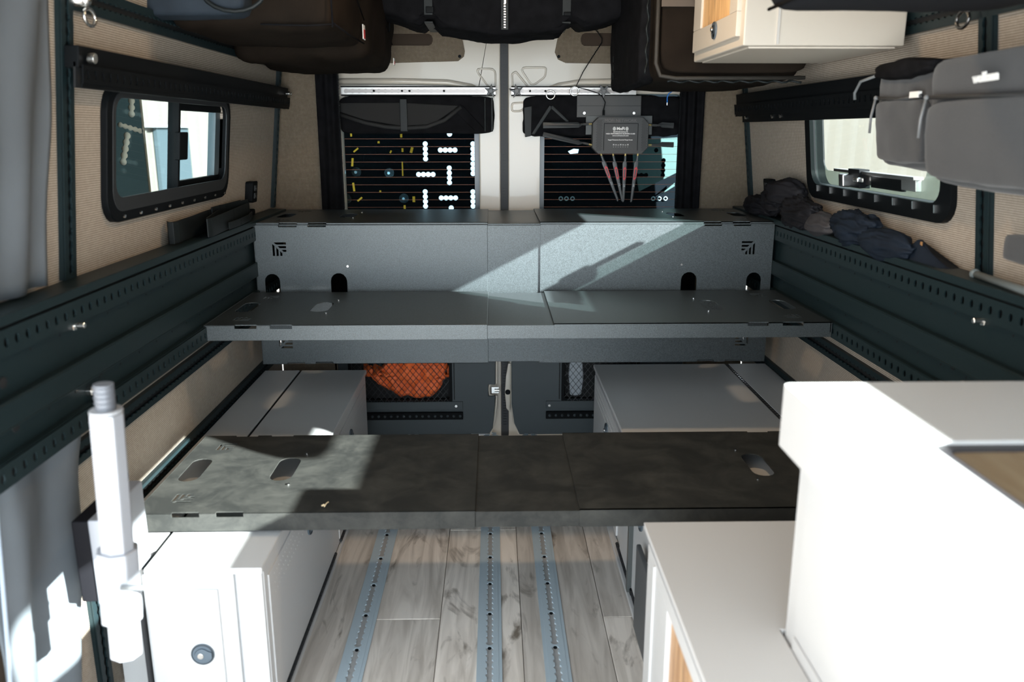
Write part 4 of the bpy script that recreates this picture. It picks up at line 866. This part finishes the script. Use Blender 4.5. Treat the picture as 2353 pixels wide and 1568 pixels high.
for (p, q, w_, lab) in (((1360, 285), (1248, 287), .013, 0), ((1360, 333), (1248, 308), .011, 0), ((1490, 287), (1548, 290), .012, 0), ((1490, 333), (1548, 334), .012, 0)):
    P_, Q_ = at(*p, Y=3.318), at(*q, Y=3.318); d = (Q_-P_).normalized(); n = Vector((0, -1, 0)); e = d.cross(n); L = (Q_-P_).length
    B().cyl(P_, P_+d*.014, .0036, 10).obj('antenna_connector', BRASS, T); B().cyl(P_+d*.012, P_+d*.034, .0048, 10).cyl(P_+d*.034, P_+d*.044, .0034, 8).obj('antenna_hinge', RTR, T)
    a0 = .036; b = B(); c0 = P_-n*.0; k = w_
    vs = [c0+d*a0-e*.004, c0+d*(a0+.016)-e*k, c0+d*L-e*k, c0+d*L+e*k*.7, c0+d*(a0+.018)+e*k*.6, c0+d*(a0+.012)-n*-.008, c0+d*L-n*-.003-e*k*.2]
    b.add(vs, [(0, 1, 5), (1, 2, 6, 5), (5, 6, 3, 4), (0, 5, 4), (4, 3, 2, 1, 0), (2, 3, 6)]); b.obj('antenna', ANT, T)
c = at(1387, 265, Y=3.33); B().cyl(c, c+Vector((0, 0, .02)), .0045, 10).obj('power_plug', BLK, T)
pc = [at(*p, Y=y) for p, y in (((1387, 252), 3.33), ((1391, 235), 3.33), ((1384, 222), 3.335), ((1374, 214), 3.345), ((1345, 205), 3.352), ((1323, 200), 3.355), ((1340, 165), 3.37), ((1362, 130), 3.38), ((1383, 98), 3.385), ((1383, 88), 3.385), ((1372, 72), 3.385), ((1362, 64), 3.38))]
K = tag(B().tube(pc, .0019, 6).obj('power_cord', BLK, smooth=True), 'thin black power cord running from the right door pad down to the router', 'cord')
c = at(1364, 61, Y=3.37); K = thing('usb_plug', 'white plug in a black socket in the right door pad slot', 'plug', tuple(c)); B().box(c.x-.011, c.x+.014, 3.362, 3.375, c.z-.006, c.z+.007).obj('plug_body', INK, K, bevel=.002); B().box(c.x-.020, c.x-.011, 3.364, 3.376, c.z-.008, c.z+.008).obj('socket', BLK, K, bevel=.002)
pc = [at(*p, Y=3.31) for p in ((1544, 210), (1536, 216), (1533, 225), (1533, 236))]; K = tag(B().tube(pc, .0022, 6).obj('loose_wire', BLUEW, smooth=True), 'short blue wire end poking out beside the right rear curtain', 'wire'); B().cyl(pc[-1], pc[-1]-Vector((0, 0, .01)), .0016, 6).obj('bare_end', STEEL, K)
# ------------------------------------------------------------------ small wall things
def socket(c, side, lab, w_=.030, h_=.036):
    K = thing('wall_socket', lab, 'socket', (xw(side, c.z), c.y, c.z)); y, z = c.y, c.z
    b = B(); frame_plate(b, rrect(y-w_, y+w_, z-h_, z+h_, .008), [], 0, .026); on_wall(b, side).obj('cover_plate', BLK, K, bevel=.002)
    on_wall(B().box(.026, .029, y-.010, y+.010, z+.004, z+.022).box(.026, .029, y-.010, y+.010, z-.022, z-.004), side).obj('port', RUB, K); on_wall(B().cyl((.029, y, z+.012), (.0305, y, z+.012), .002).cyl((.029, y, z-.014), (.0305, y, z-.014), .002), side).obj('indicator', STEEL, K)
socket(Vector((0, 2.95, 1.058)), 'L', 'small black socket on the left wall beyond the sliding window'); socket(Vector((0, 3.03, 1.060)), 'R', 'small black socket on the right wall half behind a black jacket')
c = at(578, 489, X=-.86); K = tag(on_wall(B().cyl((0, c.y, c.z), (.018, c.y, c.z), .014, 14), 'L').obj('wall_stud', BLK, bevel=.002), 'small round black stud on the left wall beneath the socket', 'stud')
c = at(290, 1100, X=-.868); K = tag(B().cyl((-.884, c.y, c.z), (-.868, c.y, c.z), .018, 16).obj('wall_stud', BLK, bevel=.003), 'round black stud on the lower left wall behind the silver post', 'stud')
# folded strap bundle on the left rail
T = thing('strap_bundle', 'bundle of folded black webbing straps lying on the left bed rail', 'strap', (-.83, 2.5, .975))
def ribbon(pts, h0, h1, nm, t=.003):
    b = B(); N = len(pts)
    for i in range(N-1):
        (xa, ya), (xb, yb) = pts[i], pts[i+1]; d = Vector((xb-xa, yb-ya, 0)).normalized(); n = Vector((-d.y, d.x, 0))*t
        b.hexa([(xa, ya, .978+h0), (xb, yb, .978+h0), (xb+n.x, yb+n.y, .978+h0), (xa+n.x, ya+n.y, .978+h0), (xa, ya, .978+h1), (xb, yb, .978+h1), (xb+n.x, yb+n.y, .978+h1), (xa+n.x, ya+n.y, .978+h1)])
    return b.obj(nm, STRAP, T, bevel=.0015)
ribbon([(-.858, 2.20), (-.845, 2.17), (-.830, 2.17), (-.828, 2.20), (-.85, 2.50), (-.855, 2.62)], 0, .058, 'webbing')
ribbon([(-.855, 2.62), (-.800, 2.33), (-.790, 2.31), (-.784, 2.33), (-.805, 2.60), (-.83, 2.86)], .0, .052, 'webbing')
ribbon([(-.83, 2.84), (-.852, 2.60), (-.853, 2.54), (-.848, 2.53), (-.846, 2.60), (-.84, 2.80)], .01, .064, 'webbing')
ribbon([(-.79, 2.50), (-.79, 2.62), (-.80, 2.75), (-.82, 2.85)], .0, .022, 'webbing')
# clothes on the right rail shelf
T = thing('jacket', 'rolled black puffer jacket heaped against the right wall by the socket', 'jacket', (1.0, 2.85, .98), 'crumpled jackets piled on the right rail')
blob('jacket_sleeve', (.962, 2.74, 1.065), (.036, .105, .050), JACK, T, 3, .30, 4, .25); blob('jacket_sleeve', (.965, 2.86, 1.030), (.036, .12, .045), JACK, T, 6, .35, 5, -.1); blob('jacket_body', (.975, 3.02, .995), (.040, .13, .040), JACK, T, 11, .4, 6)
T = thing('jacket', 'charcoal jacket crumpled on the right rail between the black and navy ones', 'jacket', (1.0, 2.55, .98), 'crumpled jackets piled on the right rail')
blob('jacket_body', (.968, 2.60, 1.012), (.038, .15, .048), JACK, T, 21, .45, 7); blob('jacket_hood', (.970, 2.43, .998), (.038, .09, .036), mat('grey_jacket_lining', (.035, .033, .037), .7), T, 25, .25, 3)
T = thing('jacket', 'navy blue jacket folded on the right rail nearest the camera', 'jacket', (1.0, 2.15, .98), 'crumpled jackets piled on the right rail')
blob('jacket_body', (.975, 2.215, 1.008), (.040, .125, .048), JACKB, T, 31, .4, 6); blob('jacket_sleeve', (.972, 2.02, .992), (.036, .13, .038), JACKB, T, 36, .3, 4)
T = thing('cloth_bag', 'small dark pointed cloth pouch with a leather tag at the end of the jackets', 'pouch', (1.0, 1.87, .975))
b = B(); b.add([(.965, 1.95, .97), (1.02, 1.95, .97), (1.02, 1.74, .97), (.965, 1.74, .97), (.985, 1.90, 1.022), (1.0, 1.90, 1.02), (.99, 1.84, .998), (.985, 1.76, .978)], [(3, 2, 1, 0), (0, 1, 5, 4), (0, 4, 6, 7, 3), (1, 2, 7, 6, 5), (4, 5, 6), (2, 3, 7)]); b.obj('pouch_body', JACKB, T, bevel=.004)
B().box(.982, .984, 1.872, 1.880, .99, 1.018).obj('leather_tag', mat('tan_leather', (.35, .18, .07), .6), T)
# rod and dark strap at the right edge
a = at(2240, 630, X=.985); q = at(2353, 668, X=.96); K = tag(B().tube([a, q, q+(q-a)*2.0], .0075, 12).ball(a, .011, 8).obj('round_rod', mat('grey_rod', (.16, .19, .20), .4), smooth=True), 'thin grey rod running along the right wall just above the bed rail', 'rod')
c = at(2340, 560, X=.95); tag(soft('dark_pouch', .925, .965, c.y-.16, c.y+.01, c.z-.03, c.z+.018, GBAG, n=10, bulge=.003, wr=.004, seed=5), 'dark blurred object poking in at the right edge of the photo', 'pouch')
# orange bag in the left door pocket
def osh(w3):
    t = max(0, min(1, (-.40-w3.x)/.12)); w3.z = w3.z+t*(.055+.0*t) if w3.z < .26 else w3.z-t*(w3.z-.262)
    e = max(0, (w3.x+.27)/.06)
    if w3.z < .25: w3.z += .035*e*e
    return w3
ob = soft('orange_bag', -.525, -.212, 3.35, 3.388, .183, .36, ORG, n=36, bulge=.010, wr=.022, ws=20, r=.22, seed=7, tilt=osh); tag(ob, 'crumpled orange nylon bag held behind the net of the left rear door', 'bag')
tag(soft('folded_map', .322, .375, 3.372, 3.386, .165, .335, mat('pale_paper', (.42, .46, .50), .7), n=8, bulge=.004, wr=.005, ws=14), 'pale folded item behind the net of the right rear door', 'paper')
# debris leaf on the nearest deck panel
c = at(745, 1165, Z=.444); K = thing('dry_leaf', 'tiny curled dry leaf lying on the front edge of the nearest deck panel', 'leaf', tuple(c)); B().tube([c, c+Vector((.003, .008, .004)), c+Vector((.006, .018, .003))], .0016, 6).tube([c+Vector((-.006, .0, .002)), c+Vector((.0, .003, .004))], .002, 6).obj('leaf_blade', mat('dry_leaf', (.5, .40, .25), .8), K)
# ================================================================== OUTSIDE THE REAR WINDOWS
PLT = mat('black_plate_paint', (.004, .005, .007), .6, spec=.08)
def punched(xa, xb, za, zb, hl, lab, m_, Y=3.60):
    T = thing('ladder_plate', lab, 'plate', (xa, Y, za), 'punched black plates mounted outside the rear windows'); B().plate(rect(xa, xb, za, zb), hl, .004, (0, Y, 0), (1, 0, 0), (0, 0, 1)).obj('punched_sheet', m_, T)
    for x in (xa+.03, xb-.03): B().box(x-.01, x+.01, 3.455, Y, za+.01, za+.03).box(x-.01, x+.01, 3.455, Y, zb-.03, zb-.01).obj('mounting_arm', m_, T)
    return T
hl = []; YP = 3.60
def sl(px, py, d, n, r=.0108): c = at(px, py, Y=YP); return scallop((c.x, c.z), d, n, pitch=.0205, r=r, neck=.0058, k=4)
for px in (978, 1087): hl += [sl(px, 365, (0, 1), 4), sl(px, 474, (0, 1), 4)]
hl += [sl(1012, 345, (1, 0), 4), sl(1033, 420, (0, 1), 4), sl(1014, 455, (1, 0), 4), sl(962, 401, (1, 0), 4), circ(*[at(1033, 308, Y=YP)[i] for i in (0, 2)], .011), circ(*[at(1037, 478, Y=YP)[i] for i in (0, 2)], .011)]
hl += [sl(1087, 399, (0, 1), 3)]
for (px, py, w_, h_, a) in ((925, 388, .006, .06, 0), (925, 345, .008, .015, 0), (818, 345, .007, .026, .9), (810, 373, .009, .034, .1), (813, 430, .009, .036, -.1), (827, 458, .007, .026, .9), (946, 345, .011, .024, .3), (951, 458, .011, .024, 0), (922, 311, .009, .018, 0), (930, 476, .009, .016, 0), (870, 327, .009, .009, 0), (898, 349, .007, .012, .5), (807, 310, .008, .014, 0), (874, 440, .008, .009, 0)):
    c = at(px, py, Y=YP); R_ = [(-w_/2, -h_/2), (w_/2, -h_/2), (w_/2, h_/2), (-w_/2, h_/2)]; hl.append([(c.x+x*math.cos(a)+y*math.sin(a), c.z-x*math.sin(a)+y*math.cos(a)) for x, y in R_])
T = punched(-.66, .03, .86, 1.46, hl, 'punched black plate outside the left rear window letting daylight through', PLT, YP)
B().box(-.9, at(953, 400, Y=3.9).x, 3.9, 3.92, .8, 1.6).obj('yellow_board', YEL, T)
for px, py in ((817, 396), (893, 398), (795, 458), (927, 457)):
    c = at(px, py, Y=YP-.03); B().cyl((c.x, YP-.012, c.z), (c.x, YP-.004, c.z), .020, 20).obj('clear_washer', glassm('washer_plastic', (.55, .62, .62), .3, .3), T); B().cyl((c.x, YP-.03, c.z), (c.x, YP-.012, c.z), .006, 8).obj('bolt', STEEL, T)
def sl2(px, py, d, n): c = at(px, py, Y=YP); return scallop((c.x, c.z), d, n, pitch=.0205, r=.0098, neck=.006, k=4)
T = punched(.06, .90, .86, 1.46, [[(c_.x, c_.z) for c_ in [at(p[0], p[1], Y=YP) for p in ((1305, 348), (1318, 342), (1330, 343), (1328, 352), (1310, 354))]][::-1]], 'punched black plate outside the right rear window behind the router', PLT, YP)
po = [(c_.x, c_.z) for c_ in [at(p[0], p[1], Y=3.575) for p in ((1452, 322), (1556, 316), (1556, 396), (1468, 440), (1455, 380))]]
B().plate(po[::-1], [sl2(1505, 345, (1, 0), 1), sl2(1520, 402, (0, 1), 4), sl2(1460, 402, (1, 0), 3)], .004, (0, 3.575, 0), (1, 0, 0), (0, 0, 1)).obj('sunlit_plate_patch', SUNPATCH, T)  # added sheet shaped and coloured as the sunlit part of the plate
B().plate([(c_.x, c_.z) for c_ in [at(p[0], p[1], Y=3.575) for p in ((1514, 450), (1550, 420), (1550, 428))]], [], .003, (0, 3.575, 0), (1, 0, 0), (0, 0, 1)).obj('sunlit_plate_sliver', SUNPATCH, T)  # thin sunlit streak on the plate, also an added pale piece
for px, py in ((1289, 457), (1302, 457), (1316, 457), (1502, 457), (1516, 457), (1530, 457)):
    c = at(px, py, Y=YP-.02); B().tube([(c.x+.0075*math.cos(2*pi*i/14), YP-.01, c.z+.0075*math.sin(2*pi*i/14)) for i in range(14)], .0022, 6, True).obj('washer_ring', mat('pale_washer', (.45, .52, .53), .4), T, smooth=True)
# punched plate outside the left side window
T = thing('ladder_plate', 'dark punched plate outside the near part of the left side window', 'plate', (-1.15, 2.7, -.6)); YQ = 2.70
def tl2(a_, b_, n): p, q = at(*a_, Y=YQ), at(*b_, Y=YQ); d = Vector((q.x-p.x, q.z-p.z)); L = d.length; d.normalize(); return scallop((p.x, p.z), tuple(d), n, pitch=L/(n-1), r=L/(n-1)*.55, neck=L/(n-1)*.34, k=4)
ra, rb = at(225, 215, Y=YQ), at(346, 480, Y=YQ); h1 = at(259, 337, Y=YQ)
B().plate(rect(ra.x, rb.x, rb.z-.06, ra.z+.06), [tl2((302, 232), (302, 262), 3), tl2((276, 287), (322, 301), 5), tl2((292, 312), (283, 372), 5), circ(h1.x, h1.z, .0065)], .003, (0, YQ+.003, 0), (1, 0, 0), (0, 0, 1)).obj('punched_sheet', mat('dark_teal_plate', (.004, .014, .015), .5, spec=.2), T)
B().box(ra.x, rb.x, YQ+.012, YQ+.02, rb.z-.1, ra.z+.1).obj('tan_backing', mat('tan_backing', (.36, .28, .21), .8), T)
B().box((ra.x+rb.x)/2-.02, (ra.x+rb.x)/2+.02, YQ+.02, YQ+.06, -.6, rb.z+.05).obj('stand_post', BLK, T)
# ceiling lamps outside the frame
for q in ((.1, 1.95), (-.05, 3.05)):
    K = thing('ceiling_lamp', 'round ceiling spot lamp above the frame at y %.2f' % q[1] if False else ('round ceiling spot lamp above the aisle' if q[1] < 2 else 'round ceiling spot lamp above the rear doors'), 'lamp', (q[0], q[1], 1.88)); B().cyl((q[0], q[1], 1.875), (q[0], q[1], 1.9), .06, 24).obj('lamp_rim', ALU, K)
